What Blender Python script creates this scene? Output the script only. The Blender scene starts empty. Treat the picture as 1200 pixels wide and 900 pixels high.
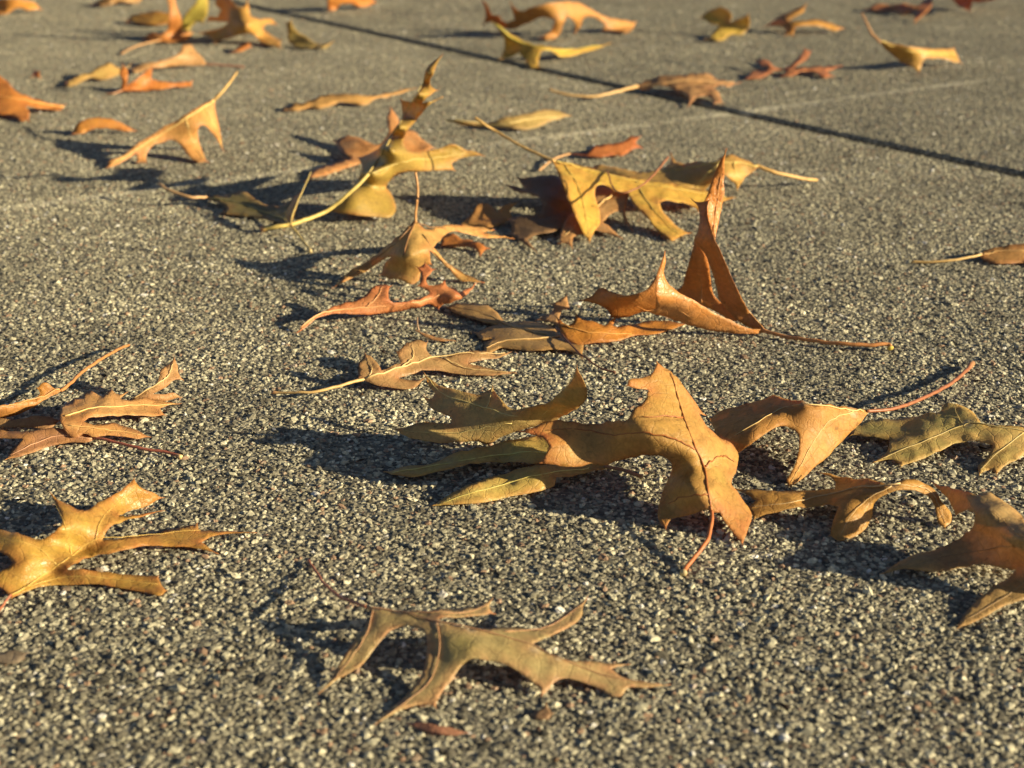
import bpy, bmesh, math, random
import numpy as np
from mathutils import Vector, noise as mnoise
from mathutils.geometry import delaunay_2d_cdt

random.seed(7)
rng = np.random.default_rng(11)
scene = bpy.context.scene
COL = scene.collection

# ----------------------------------------------------------------------------
# camera model (surveyed from the two perpendicular slab joints)
F, CX, CY, H = 1800.0, 600.0, 450.0, 0.31
PITCH = math.atan((450 + 219) / F)
SP, CP = math.sin(PITCH), math.cos(PITCH)


def at(x, y, lift=0.0):
    """World point seen at (x, y) that stands `lift` pixels above its foot on the ground."""
    v = (y - CY) / F
    u = (x - CX) / F
    vf = (y + lift - CY) / F
    zf = H / (SP + vf * CP)
    yf = zf * (CP - vf * SP)
    t = yf / (CP - v * SP)
    return Vector((u * t, yf, H - t * (SP + v * CP)))


SUN_AZ = math.radians(17.5)      # shadows run left and a little away
SUN_EL = math.radians(15.5)
TO_SUN = Vector((math.cos(SUN_AZ) * math.cos(SUN_EL), -math.sin(SUN_AZ) * math.cos(SUN_EL), math.sin(SUN_EL)))

# ----------------------------------------------------------------------------
# node helpers


class NT:
    def __init__(self, tree):
        self.t = tree

    def n(self, typ, inputs=None, **props):
        nd = self.t.nodes.new(typ)
        for k, v in props.items():
            setattr(nd, k, v)
        for k, v in (inputs or {}).items():
            s = nd.inputs[k]
            if isinstance(v, bpy.types.NodeSocket):
                self.t.links.new(v, s)
            else:
                s.default_value = v
        return nd

    def math(self, op, a, b=None, clamp=False):
        nd = self.n('ShaderNodeMath', operation=op, use_clamp=clamp)
        for i, v in enumerate((a, b)):
            if v is None:
                continue
            if isinstance(v, bpy.types.NodeSocket):
                self.t.links.new(v, nd.inputs[i])
            else:
                nd.inputs[i].default_value = v
        return nd.outputs[0]

    def mix(self, fac, a, b, blend='MIX'):
        nd = self.n('ShaderNodeMix', data_type='RGBA', blend_type=blend)
        for i, v in ((0, fac), (6, a), (7, b)):
            if isinstance(v, bpy.types.NodeSocket):
                self.t.links.new(v, nd.inputs[i])
            elif i == 0:
                nd.inputs[0].default_value = v
            else:
                nd.inputs[i].default_value = (*v, 1.0)
        return nd.outputs[2]

    def maprange(self, v, a, b, c=0.0, d=1.0):
        nd = self.n('ShaderNodeMapRange', {0: v, 1: a, 2: b, 3: c, 4: d})
        return nd.outputs[0]


def new_mat(name):
    m = bpy.data.materials.new(name)
    m.use_nodes = True
    m.node_tree.nodes.clear()
    return m, NT(m.node_tree)


def leaf_material(name, c1, c2, tip, gloss=0.45, trans=0.22, spots=0.5):
    m, t = new_mat(name)
    out = t.n('ShaderNodeOutputMaterial')
    tc = t.n('ShaderNodeTexCoord')
    off = t.n('ShaderNodeMapping', {0: tc.outputs['Object'], 1: (random.uniform(-5, 5), random.uniform(-5, 5), random.uniform(-5, 5))})
    P = off.outputs[0]
    n1 = t.n('ShaderNodeTexNoise', {'Vector': P, 'Scale': 48.0, 'Detail': 4.0, 'Roughness': 0.6})
    n2 = t.n('ShaderNodeTexNoise', {'Vector': P, 'Scale': 420.0, 'Detail': 5.0, 'Roughness': 0.65})
    n3 = t.n('ShaderNodeTexNoise', {'Vector': P, 'Scale': 130.0, 'Detail': 4.0, 'Roughness': 0.6})
    e = t.n('ShaderNodeAttribute', attribute_name='edge').outputs['Fac']
    vein = t.n('ShaderNodeAttribute', attribute_name='vein').outputs['Fac']
    tipa = t.n('ShaderNodeAttribute', attribute_name='tip').outputs['Fac']
    base = t.mix(t.maprange(n1.outputs[0], 0.38, 0.64), c1, c2)
    # ageing tint runs in from the margin and the lobe tips
    ef = t.math('MULTIPLY', t.math('SUBTRACT', 1.0, e), t.maprange(n3.outputs[0], 0.3, 0.65))
    ef = t.math('MAXIMUM', t.math('MULTIPLY', ef, 0.8), t.math('MULTIPLY', tipa, t.maprange(n3.outputs[0], 0.25, 0.6, 0.5, 1.0)), clamp=True)
    base = t.mix(ef, base, tip)
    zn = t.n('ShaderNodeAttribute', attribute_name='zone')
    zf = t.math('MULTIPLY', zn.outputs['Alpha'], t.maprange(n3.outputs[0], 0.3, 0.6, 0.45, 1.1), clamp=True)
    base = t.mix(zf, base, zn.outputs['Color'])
    # paler bands beside the veins
    pale = tuple(min(0.8, v * 1.25 + 0.05) for v in c1)
    base = t.mix(t.math('MULTIPLY', vein, 0.55), base, pale)
    # veinlet net
    vo = t.n('ShaderNodeTexVoronoi', {'Vector': P, 'Scale': 430.0}, feature='DISTANCE_TO_EDGE')
    net = t.maprange(vo.outputs['Distance'], 0.0, 0.09, 1.0, 0.0)
    base = t.mix(t.math('MULTIPLY', net, 0.14), base, tuple(v * 0.5 for v in c2))
    vb = t.n('ShaderNodeTexVoronoi', {'Vector': t.n('ShaderNodeVectorMath', {0: P, 1: t.n('ShaderNodeVectorMath', {0: n3.outputs['Color'], 1: (0.004, 0.004, 0.004)}, operation='MULTIPLY').outputs[0]}, operation='ADD').outputs[0], 'Scale': 135.0}, feature='DISTANCE_TO_EDGE')
    net2 = t.maprange(vb.outputs['Distance'], 0.0, 0.055, 1.0, 0.0)
    base = t.mix(t.math('MULTIPLY', net2, 0.22), base, tuple(v * 0.55 for v in c2))
    # blotches where the leaf has dried further
    bl = t.n('ShaderNodeTexNoise', {'Vector': P, 'Scale': 75.0, 'Detail': 6.0, 'Roughness': 0.68, 'Distortion': 0.6})
    base = t.mix(t.maprange(bl.outputs[0], 0.56, 0.68, 0.0, 0.34), base, tuple(v * k for v, k in zip(c2, (0.62, 0.5, 0.5))))
    base = t.mix(t.maprange(bl.outputs[0], 0.42, 0.30, 0.0, 0.35), base, tuple(min(0.8, v * k + 0.03) for v, k in zip(c1, (1.25, 1.2, 1.25))))
    # brown freckles, bruises
    sp = t.n('ShaderNodeTexNoise', {'Vector': P, 'Scale': 210.0, 'Detail': 2.0})
    spf = t.math('MULTIPLY', t.maprange(sp.outputs[0], 0.67, 0.74), spots)
    base = t.mix(spf, base, (0.10, 0.045, 0.018))
    fine = t.maprange(n2.outputs[0], 0.3, 0.7, 0.82, 1.12)
    fc = t.n('ShaderNodeCombineColor', {0: fine, 1: fine, 2: fine})
    base = t.mix(1.0, base, fc.outputs[0], 'MULTIPLY')
    hgt = t.math('ADD', t.math('MULTIPLY', n2.outputs[0], 0.5), t.math('MULTIPLY', net, -0.35))
    hgt = t.math('ADD', t.math('ADD', hgt, t.math('MULTIPLY', net2, -0.7)), t.math('MULTIPLY', n3.outputs[0], 1.2))
    bmp = t.n('ShaderNodeBump', {'Strength': 0.38, 'Distance': 0.0006, 'Height': hgt})
    rough = t.maprange(n3.outputs[0], 0.3, 0.7, gloss - 0.08, gloss + 0.16)
    pr = t.n('ShaderNodeBsdfPrincipled', {'Base Color': base, 'Roughness': rough, 'Normal': bmp.outputs[0]})
    pr.inputs['Specular IOR Level'].default_value = 0.45
    tcol = t.mix(1.0, base, (1.0, 0.78, 0.45), 'MULTIPLY')
    tr = t.n('ShaderNodeBsdfTranslucent', {'Color': tcol, 'Normal': bmp.outputs[0]})
    mx = t.n('ShaderNodeMixShader', {0: trans, 1: pr.outputs[0], 2: tr.outputs[0]})
    t.t.links.new(mx.outputs[0], out.inputs[0])
    return m


_stem_cache = {}


def stem_material(c, knob=None):
    key = (c, knob)
    if key in _stem_cache:
        return _stem_cache[key]
    m, t = new_mat('leaf_stalk')
    out = t.n('ShaderNodeOutputMaterial')
    tc = t.n('ShaderNodeTexCoord')
    n1 = t.n('ShaderNodeTexNoise', {'Vector': tc.outputs['Object'], 'Scale': 260.0, 'Detail': 4.0})
    n2 = t.n('ShaderNodeTexNoise', {'Vector': tc.outputs['Object'], 'Scale': 1500.0, 'Detail': 3.0})
    col = t.mix(t.maprange(n1.outputs[0], 0.3, 0.7), tuple(v * 0.8 for v in c), tuple(min(0.8, v * 1.2) for v in c))
    if knob:
        k = t.n('ShaderNodeAttribute', attribute_name='knob').outputs['Fac']
        col = t.mix(k, col, knob)
    bmp = t.n('ShaderNodeBump', {'Strength': 0.4, 'Distance': 0.0003, 'Height': n2.outputs[0]})
    pr = t.n('ShaderNodeBsdfPrincipled', {'Base Color': col, 'Roughness': 0.5, 'Normal': bmp.outputs[0]})
    t.t.links.new(pr.outputs[0], out.inputs[0])
    _stem_cache[key] = m
    return m


# ----------------------------------------------------------------------------
# geometry helpers


def smooth_loop(pts, step=3.0, sharp=62.0, spike=3.6):
    """Closed outline through pts; corners that turn hard stay pointed."""
    P = [np.array(p[:2], float) for p in pts]
    n = len(P)
    orient = 1.0 if sum(P[i - 1][0] * P[i][1] - P[i][0] * P[i - 1][1] for i in range(n)) > 0 else -1.0
    tan, corner = [], []
    for i in range(n):
        a, b, c = P[i - 1], P[i], P[(i + 1) % n]
        d1, d2 = b - a, c - b
        l1, l2 = np.linalg.norm(d1) + 1e-6, np.linalg.norm(d2) + 1e-6
        ang = math.degrees(math.acos(max(-1, min(1, float(d1 @ d2 / (l1 * l2))))))
        corner.append(ang > sharp)
        tt = d1 / l1 * l2 + d2 / l2 * l1
        tan.append(tt / (np.linalg.norm(tt) + 1e-6))
    out, flags = [], []
    for i in range(n):
        j = (i + 1) % n
        a, b = P[i], P[j]
        L = np.linalg.norm(b - a)
        d = (b - a) / (L + 1e-6)
        ta = (d if corner[i] else tan[i]) * L
        tb = (d if corner[j] else tan[j]) * L
        k = max(1, int(round(L / step)))
        for q in range(k):
            if q == 0 and corner[i] and spike > 0:
                e1 = P[i] - P[i - 1]
                e2 = P[j] - P[i]
                e1 = e1 / (np.linalg.norm(e1) + 1e-6)
                e2 = e2 / (np.linalg.norm(e2) + 1e-6)
                if (e1[0] * e2[1] - e1[1] * e2[0]) * orient > 0:      # lobe tip: a short bristle
                    o = e1 - e2
                    o = o / (np.linalg.norm(o) + 1e-6)
                    pr = np.array([-o[1], o[0]])
                    if pr @ e2 < 0:
                        pr = -pr
                    out += [a - pr * 0.55, a + o * spike * random.uniform(.6, 1.3) + pr * random.uniform(-1, 1), a + pr * 0.55]
                    flags += [True, True, True]
                    continue
            s = q / k
            h00 = 2 * s ** 3 - 3 * s ** 2 + 1
            h10 = s ** 3 - 2 * s ** 2 + s
            h01 = -2 * s ** 3 + 3 * s ** 2
            h11 = s ** 3 - s ** 2
            out.append(h00 * a + h10 * ta + h01 * b + h11 * tb)
            flags.append(corner[i] and q == 0)
    out = np.array(out)
    # margin is never a drawn line: a little raggedness
    for i in range(len(out)):
        if not flags[i]:
            out[i][0] += 0.5 * mnoise.noise((out[i][0] * 0.27, out[i][1] * 0.27, 3.1))
            out[i][1] += 0.5 * mnoise.noise((out[i][0] * 0.25, out[i][1] * 0.25, 9.7))
    return out, flags


def smooth_line(pts, per=6):
    P = np.array(pts, float)
    if len(P) < 3:
        return np.array([P[0] + (P[-1] - P[0]) * s for s in np.linspace(0, 1, per + 1)])
    Q = np.vstack([2 * P[0] - P[1], P, 2 * P[-1] - P[-2]])
    out = []
    for i in range(1, len(Q) - 2):
        p0, p1, p2, p3 = Q[i - 1], Q[i], Q[i + 1], Q[i + 2]
        for s in np.linspace(0, 1, per, endpoint=False):
            out.append(0.5 * (2 * p1 + (p2 - p0) * s + (2 * p0 - 5 * p1 + 4 * p2 - p3) * s * s + (3 * p1 - p0 - 3 * p2 + p3) * s ** 3))
    out.append(P[-1])
    return np.array(out)


YS = 1.8


def tps(ctrl, lam=4.0):
    C = np.array(ctrl, float)
    X = C[:, :2] * np.array([1, YS])
    n = len(C)
    S = 100.0
    X = X / S

    def U(r2):
        return np.where(r2 > 1e-12, 0.5 * r2 * np.log(np.maximum(r2, 1e-12)), 0)
    d2 = ((X[:, None] - X[None]) ** 2).sum(-1)
    K = U(d2) + np.eye(n) * lam * 1e-3
    Pm = np.hstack([np.ones((n, 1)), X])
    A = np.zeros((n + 3, n + 3))
    A[:n, :n] = K
    A[:n, n:] = Pm
    A[n:, :n] = Pm.T
    b = np.concatenate([C[:, 2], np.zeros(3)])
    w = np.linalg.lstsq(A, b, rcond=None)[0]
    lo, hi = C[:, 2].min(), C[:, 2].max()

    def f(xy):
        q = np.asarray(xy, float) * np.array([1, YS]) / S
        d = ((q[:, None] - X[None]) ** 2).sum(-1)
        v = U(d) @ w[:n] + w[n] + q @ w[n + 1:]
        v = np.clip(v, lo - 4, hi + 10)
        m = 2.6                                     # rests on the stones, never in them
        return np.where(v < m + 2, m + 2 * np.exp((v - m - 2) / 2.0) * 1.0, v)
    return f


def build_patch(outline, ctrl, ribs, spacing, seed, wav):
    loop, flags = smooth_loop(outline)
    f = tps(ctrl)
    n = len(loop)
    mn, mx = loop.min(0), loop.max(0)
    pts = [tuple(p) for p in loop]
    # interior points
    sy = spacing * 0.7
    grid = []
    y = mn[1]
    row = 0
    while y < mx[1]:
        x = mn[0] + (spacing * 0.5 if row % 2 else 0)
        while x < mx[0]:
            grid.append((x + random.uniform(-.2, .2) * spacing, y + random.uniform(-.2, .2) * sy))
            x += spacing
        y += sy
        row += 1
    g = np.array(grid) if grid else np.zeros((0, 2))
    if len(g):
        a = loop
        b = np.roll(loop, -1, 0)
        inside = np.zeros(len(g), bool)
        mind = np.full(len(g), 1e9)
        for p, q in zip(a, b):
            c1 = (p[1] > g[:, 1]) != (q[1] > g[:, 1])
            xi = (q[0] - p[0]) * (g[:, 1] - p[1]) / (q[1] - p[1] + 1e-12) + p[0]
            inside ^= c1 & (g[:, 0] < xi)
            mind = np.minimum(mind, (g[:, 0] - p[0]) ** 2 + (g[:, 1] - p[1]) ** 2)
        g = g[inside & (mind > (spacing * 0.55) ** 2)]
    allp = [Vector(p) for p in pts] + [Vector(p) for p in g]
    edges = [(i, (i + 1) % n) for i in range(n)]
    vs, es, fs, _, _, _ = delaunay_2d_cdt(allp, edges, [], 1, 1e-4)
    V2 = np.array([(v.x, v.y) for v in vs])
    L = f(V2)
    W = np.array([at(x, y, l) for (x, y), l in zip(V2, L)])
    # distance fields in metres
    ln = np.array([at(x, y, l) for (x, y), l in zip(loop, f(loop))])
    d = np.sqrt(((W[:, None] - ln[None]) ** 2).sum(-1)).min(1)
    edge = np.clip(d / 0.006, 0, 1)
    cor = [i for i, c in enumerate(flags) if c]
    tip = np.zeros(len(W))
    if cor:
        dc = np.sqrt(((W[:, None] - ln[cor][None]) ** 2).sum(-1)).min(1)
        tip = np.clip(1 - dc / 0.011, 0, 1) ** 1.4
    vein = np.zeros(len(W))
    dv = np.full(len(W), 1.0)
    for r in ribs:
        rl = smooth_line(r)
        r3 = np.array([at(x, y, l) for (x, y), l in zip(rl, f(rl))])
        dv = np.minimum(dv, np.sqrt(((W[:, None] - r3[None]) ** 2).sum(-1)).min(1))
    vein = np.clip(1 - dv / 0.0022, 0, 1)
    # paper-like undulation: swells between the veins, crumples at the margin
    for i, p in enumerate(W):
        a = mnoise.noise((p[0] * 62 + seed, p[1] * 62, p[2] * 62)) * 0.0011
        a += mnoise.noise((p[0] * 170 + seed, p[1] * 170, p[2] * 170)) * 0.00042 * (1.6 - edge[i])
        r1 = mnoise.noise((p[0] * 95 + seed, p[1] * 95 + 4.0, p[2] * 95))
        a += (0.20 - abs(r1)) * 0.0016                  # dry creases
        a -= 0.00055 * (1 - min(1.0, dv[i] / 0.0035))   # pinched in along the ribs
        W[i, 2] = max(0.0012, p[2] + a * wav * min(1.0, p[2] / 0.006))
    return W, fs, edge, vein, tip, f


def mesh_obj(name, verts, faces, mat, parent, attrs=None, smooth=True):
    me = bpy.data.meshes.new(name)
    me.from_pydata([tuple(v) for v in verts], [], faces)
    me.materials.append(mat)
    for k, vals in (attrs or {}).items():
        a = me.attributes.new(k, 'FLOAT', 'POINT')
        a.data.foreach_set('value', np.asarray(vals, np.float32))
    me.polygons.foreach_set('use_smooth', [smooth] * len(me.polygons))
    me.update()
    o = bpy.data.objects.new(name, me)
    COL.objects.link(o)
    if parent:
        o.parent = parent
    return o


def tube(name, pts, rad, mat, parent, base, sides=8, knob=False):
    pts = [Vector(p) for p in pts]
    n = len(pts)
    vs, fs, kv = [], [], []
    up = Vector((0.1, 0.2, 1))
    for i, p in enumerate(pts):
        d = (pts[min(n - 1, i + 1)] - pts[max(0, i - 1)]).normalized()
        a = d.cross(up).normalized()
        b = a.cross(d).normalized()
        r = rad[i]
        for k in range(sides):
            th = 2 * math.pi * k / sides
            vs.append(p - base + a * (math.cos(th) * r) + b * (math.sin(th) * r))
            kv.append(max(0.0, 1 - i / 3.0) if knob else 0.0)
    for i in range(n - 1):
        for k in range(sides):
            k2 = (k + 1) % sides
            fs.append((i * sides + k, i * sides + k2, (i + 1) * sides + k2, (i + 1) * sides + k))
    fs.append(tuple(range(sides))[::-1])
    fs.append(tuple((n - 1) * sides + k for k in range(sides)))
    return mesh_obj(name, vs, fs, mat, parent, {'knob': kv})


def vivid(c):
    r, g, b = c
    return (min(0.82, r * VB[0]), min(0.8, g * VB[1]), min(0.8, b * VB[2]))


VB = (1.25, 1.20, 1.12)
NLEAF = 0
OFF = 0.0


def _near(W, x, y):
    """The vertex of the sheet that stands closest to the sight line of (x, y)."""
    o = np.array((0, 0, H))
    d = np.array(((x - CX) / F, CP - (y - CY) / F * SP, -(SP + (y - CY) / F * CP)))
    d /= np.linalg.norm(d)
    v = W - o
    t = v @ d
    return W[((v - t[:, None] * d) ** 2).sum(1).argmin()]


def leaf(label, patches, colors, stem=None, stem_w=(3.0, 2.6), stem_c=(0.42, 0.20, 0.06), knob=None, rib_c=None,
         rib_w=1.0, zones=(), spacing=4.5, gloss=0.42, trans=0.36, wav=1.0, spots=0.5, cat='leaf', name='oak_leaf', thick=0.0002,
         group='fallen oak leaves on the pavement'):
    """patches: list of (outline, lift control points, veins). The first vein of the first patch is the midrib."""
    global NLEAF
    NLEAF += 1
    c1, c2, tip = (vivid(c) for c in colors)
    mat = leaf_material('leaf_blade', c1, c2, tip, gloss, trans, spots)
    allW, allF, E, Vn, T = [], [], [], [], []
    built = []
    for out, ctrl, ribs in patches:
        W, fs, edge, vein, tp, f = build_patch(out, ctrl, ribs, spacing, NLEAF * 7.3, wav)
        o = sum(len(w) for w in allW)
        allW.append(W)
        allF += [tuple(i + o for i in fc) for fc in fs]
        E.append(edge)
        Vn.append(vein)
        T.append(tp)
        built.append((ribs, f, W))
    W = np.vstack(allW)
    zc = np.zeros((len(W), 4), np.float32)
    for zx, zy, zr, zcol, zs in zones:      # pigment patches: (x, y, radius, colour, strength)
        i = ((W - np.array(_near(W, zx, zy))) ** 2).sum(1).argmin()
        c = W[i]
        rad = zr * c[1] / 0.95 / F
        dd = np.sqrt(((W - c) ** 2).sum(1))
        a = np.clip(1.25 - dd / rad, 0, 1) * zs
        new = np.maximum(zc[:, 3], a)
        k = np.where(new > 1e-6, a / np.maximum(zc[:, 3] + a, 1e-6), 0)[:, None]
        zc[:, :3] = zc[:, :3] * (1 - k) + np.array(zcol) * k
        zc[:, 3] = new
    lo = W[W[:, 2].argmin()]
    base = Vector((float(lo[0]), float(lo[1]), 0.0))
    root = bpy.data.objects.new(name, None)
    COL.objects.link(root)
    root.location = base
    root.empty_display_size = 0.01
    root['label'] = label
    root['category'] = cat
    if group:
        root['group'] = group
    b = mesh_obj('blade', W - np.array(base), allF, mat, root,
                 {'edge': np.concatenate(E), 'vein': np.concatenate(Vn), 'tip': np.concatenate(T)})
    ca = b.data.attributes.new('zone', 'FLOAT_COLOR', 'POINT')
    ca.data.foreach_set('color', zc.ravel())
    sol = b.modifiers.new('thickness', 'SOLIDIFY')
    sol.thickness = thick
    sol.offset = 0.0
    first = True
    rc = rib_c or tuple(min(0.8, v * 1.1 + 0.025) for v in c1)
    for ribs, f, Wp in built:
        for r in ribs:
            rl = smooth_line(r)
            ls = f(rl)
            p3 = []
            for (x, y), l in zip(rl, ls):
                p = at(x, y, l)
                # ride on the undulating sheet
                k = ((Wp - np.array(p)) ** 2).sum(1).argmin()
                q = Vector(Wp[k])
                p.z += 0.7 * (q.z - at(x, y, l).z) if (q - p).length < 0.004 else 0
                p.z += 0.00026 + 0.00016 * p.y
                p3.append(p)
            n = len(p3)
            px = (p3[0].y / 0.95) / F
            w0, w1 = (2.1, 0.7) if first else (1.4, 0.5)
            rr = [rib_w * 0.5 * px * (w0 + (w1 - w0) * i / (n - 1)) for i in range(n)]
            tube('midrib' if first else 'side_vein', p3, rr, stem_material(rc), root, base, 6)
            first = False
    if stem:
        sl = smooth_line([(x, y) for x, y, _ in stem], 7)
        ll = smooth_line([(l, 0) for _, _, l in stem], 7)[:, 0]
        p3 = [at(x, y, max(1.8, l)) for (x, y), l in zip(sl, ll)]
        for q in p3:
            q.x += 0.0005 * mnoise.noise((q.y * 150, q.x * 150, NLEAF))
            q.z = max(0.0016, q.z + 0.0006 * mnoise.noise((q.x * 130, q.y * 130, NLEAF + 9)))
        n = len(p3)
        px = (p3[0].y / 0.95) / F
        rr = [0.5 * px * (stem_w[0] + (stem_w[1] - stem_w[0]) * i / (n - 1)) for i in range(n)]
        rr = [r * (1 + 0.16 * mnoise.noise((i * 0.8, NLEAF, 0))) for i, r in enumerate(rr)]
        if knob:
            rr[0] *= 1.35
            rr[1] *= 1.6
            rr[2] *= 1.25
        tube('stem', p3, rr, stem_material(stem_c, knob), root, base, 8, bool(knob))
    return root


# ----------------------------------------------------------------------------
# palette (albedo)
GOLD = ((0.56, 0.35, 0.075), (0.50, 0.26, 0.055), (0.46, 0.19, 0.06))
GOLDO = ((0.58, 0.31, 0.07), (0.53, 0.24, 0.05), (0.47, 0.20, 0.08))
OLIVE = ((0.33, 0.26, 0.075), (0.38, 0.27, 0.085), (0.42, 0.22, 0.08))
GREEN = ((0.24, 0.23, 0.075), (0.34, 0.27, 0.08), (0.42, 0.26, 0.09))
ORANGE = ((0.56, 0.25, 0.06), (0.50, 0.20, 0.05), (0.42, 0.15, 0.05))
RUST = ((0.46, 0.17, 0.035), (0.38, 0.135, 0.03), (0.33, 0.10, 0.03))
RED = ((0.54, 0.19, 0.075), (0.50, 0.15, 0.06), (0.42, 0.10, 0.045))
TAN = ((0.46, 0.30, 0.13), (0.40, 0.25, 0.11), (0.36, 0.18, 0.09))
BROWN = ((0.30, 0.16, 0.075), (0.25, 0.13, 0.06), (0.24, 0.10, 0.05))
DKBROWN = ((0.17, 0.09, 0.045), (0.14, 0.075, 0.04), (0.15, 0.07, 0.035))
YELLOW = ((0.60, 0.44, 0.08), (0.52, 0.36, 0.07), (0.50, 0.24, 0.07))
LIME = ((0.50, 0.45, 0.10), (0.45, 0.38, 0.09), (0.48, 0.28, 0.08))
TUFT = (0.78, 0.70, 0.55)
REDBR = ((0.38, 0.15, 0.07), (0.30, 0.11, 0.055), (0.25, 0.08, 0.04))
PALE = ((0.55, 0.36, 0.17), (0.50, 0.30, 0.13), (0.45, 0.22, 0.09))

# ============================================================================
# LEAVES, front to back
# ============================================================================

# --- foreground antler-shaped leaf
leaf('olive antler-shaped leaf with thin curved lobes lying alone nearest the camera',
     [([(430, 710), (445, 711), (460, 714), (485, 715), (510, 715), (535, 713), (555, 710), (568, 706), (577, 702), (573, 711), (578, 719), (568, 720), (552, 722), (532, 724), (514, 725), (520, 730), (535, 734), (555, 737), (580, 736), (610, 736), (630, 735), (648, 727), (665, 717), (680, 707), (688, 702), (683, 712), (682, 722), (673, 730), (655, 740), (640, 748), (622, 756), (640, 766), (655, 772), (680, 775), (705, 776), (737, 778), (716, 783), (728, 793), (748, 799), (782, 803), (755, 806), (735, 807), (728, 815), (716, 815), (705, 808), (690, 802), (675, 798), (660, 796), (650, 800), (643, 808), (635, 815), (632, 807), (623, 799), (612, 790), (600, 782), (585, 775), (565, 771), (550, 773), (538, 782), (530, 795), (520, 808), (512, 822), (510, 828), (498, 825), (485, 827), (470, 832), (440, 849), (457, 831), (470, 820), (480, 810), (489, 799), (496, 785), (500, 765), (500, 747), (495, 739), (485, 735), (470, 734), (458, 740), (445, 752), (432, 768), (420, 782), (410, 788), (397, 795), (374, 813), (388, 795), (395, 782), (405, 765), (418, 745), (430, 728), (434, 718)],
       [(430, 711, 38), (512, 727, 42), (577, 705, 26), (620, 755, 30), (650, 775, 22), (685, 705, 26), (735, 778, 12), (780, 803, 3), (720, 815, 3), (635, 813, 4), (560, 771, 30), (510, 826, 4), (445, 845, 2), (500, 760, 26), (470, 734, 34), (380, 808, 2), (415, 780, 12), (408, 762, 18), (545, 745, 40)],
       [[(430, 711), (470, 716), (512, 728), (560, 738), (620, 755), (650, 770), (715, 793), (775, 803)],
        [(437, 715), (427, 748), (392, 797)], [(512, 728), (515, 760), (504, 798), (475, 824), (452, 841)],
        [(590, 741), (640, 735), (684, 708)], [(480, 716), (540, 718), (575, 708)]])],
     ((0.43, 0.36, 0.17), (0.46, 0.36, 0.17), (0.50, 0.25, 0.13)), stem=[(362, 657, 3), (370, 670, 8), (380, 684, 15), (395, 697, 24), (410, 704, 31), (430, 711, 38)],
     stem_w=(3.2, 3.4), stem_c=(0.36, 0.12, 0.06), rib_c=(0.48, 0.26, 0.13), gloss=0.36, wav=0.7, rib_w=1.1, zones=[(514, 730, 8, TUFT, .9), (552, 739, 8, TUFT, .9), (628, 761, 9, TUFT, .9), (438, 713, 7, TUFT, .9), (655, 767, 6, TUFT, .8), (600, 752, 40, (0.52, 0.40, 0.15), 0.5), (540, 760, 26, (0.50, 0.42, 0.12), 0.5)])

# --- scraps in the foreground
leaf('small dull red leaf scrap on the paving below the antler-shaped leaf',
     [([(478, 848), (490, 846), (510, 850), (530, 854), (547, 859), (533, 862), (508, 859), (490, 854)],
       [(478, 848, 3), (510, 850, 8), (547, 859, 3), (520, 860, 3)], [])], ((0.46, 0.25, 0.16), (0.40, 0.21, 0.13), (0.4, 0.18, 0.11)), name='leaf_scrap', cat='leaf scrap', group='leaf scraps on the pavement')
leaf('tiny tan leaf scrap under the right-hand lobes of the antler-shaped leaf',
     [([(620, 838), (632, 832), (640, 824), (647, 836), (643, 842), (630, 843)], [(620, 838, 2), (640, 825, 8), (645, 841, 3)], [])],
     ((0.40, 0.27, 0.15), (0.34, 0.23, 0.13), (0.3, 0.18, 0.1)), name='leaf_scrap', cat='leaf scrap', group='leaf scraps on the pavement')
leaf('flat greyish brown leaf scrap low at the left edge of the photo',
     [([(-20, 770), (0, 765), (18, 763), (31, 766), (25, 774), (0, 777)], [(-20, 770, 3), (18, 764, 6), (25, 774, 2)], [])],
     ((0.30, 0.25, 0.18), (0.26, 0.21, 0.155), (0.24, 0.18, 0.13)), name='leaf_scrap', cat='leaf scrap', group='leaf scraps on the pavement')

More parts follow.
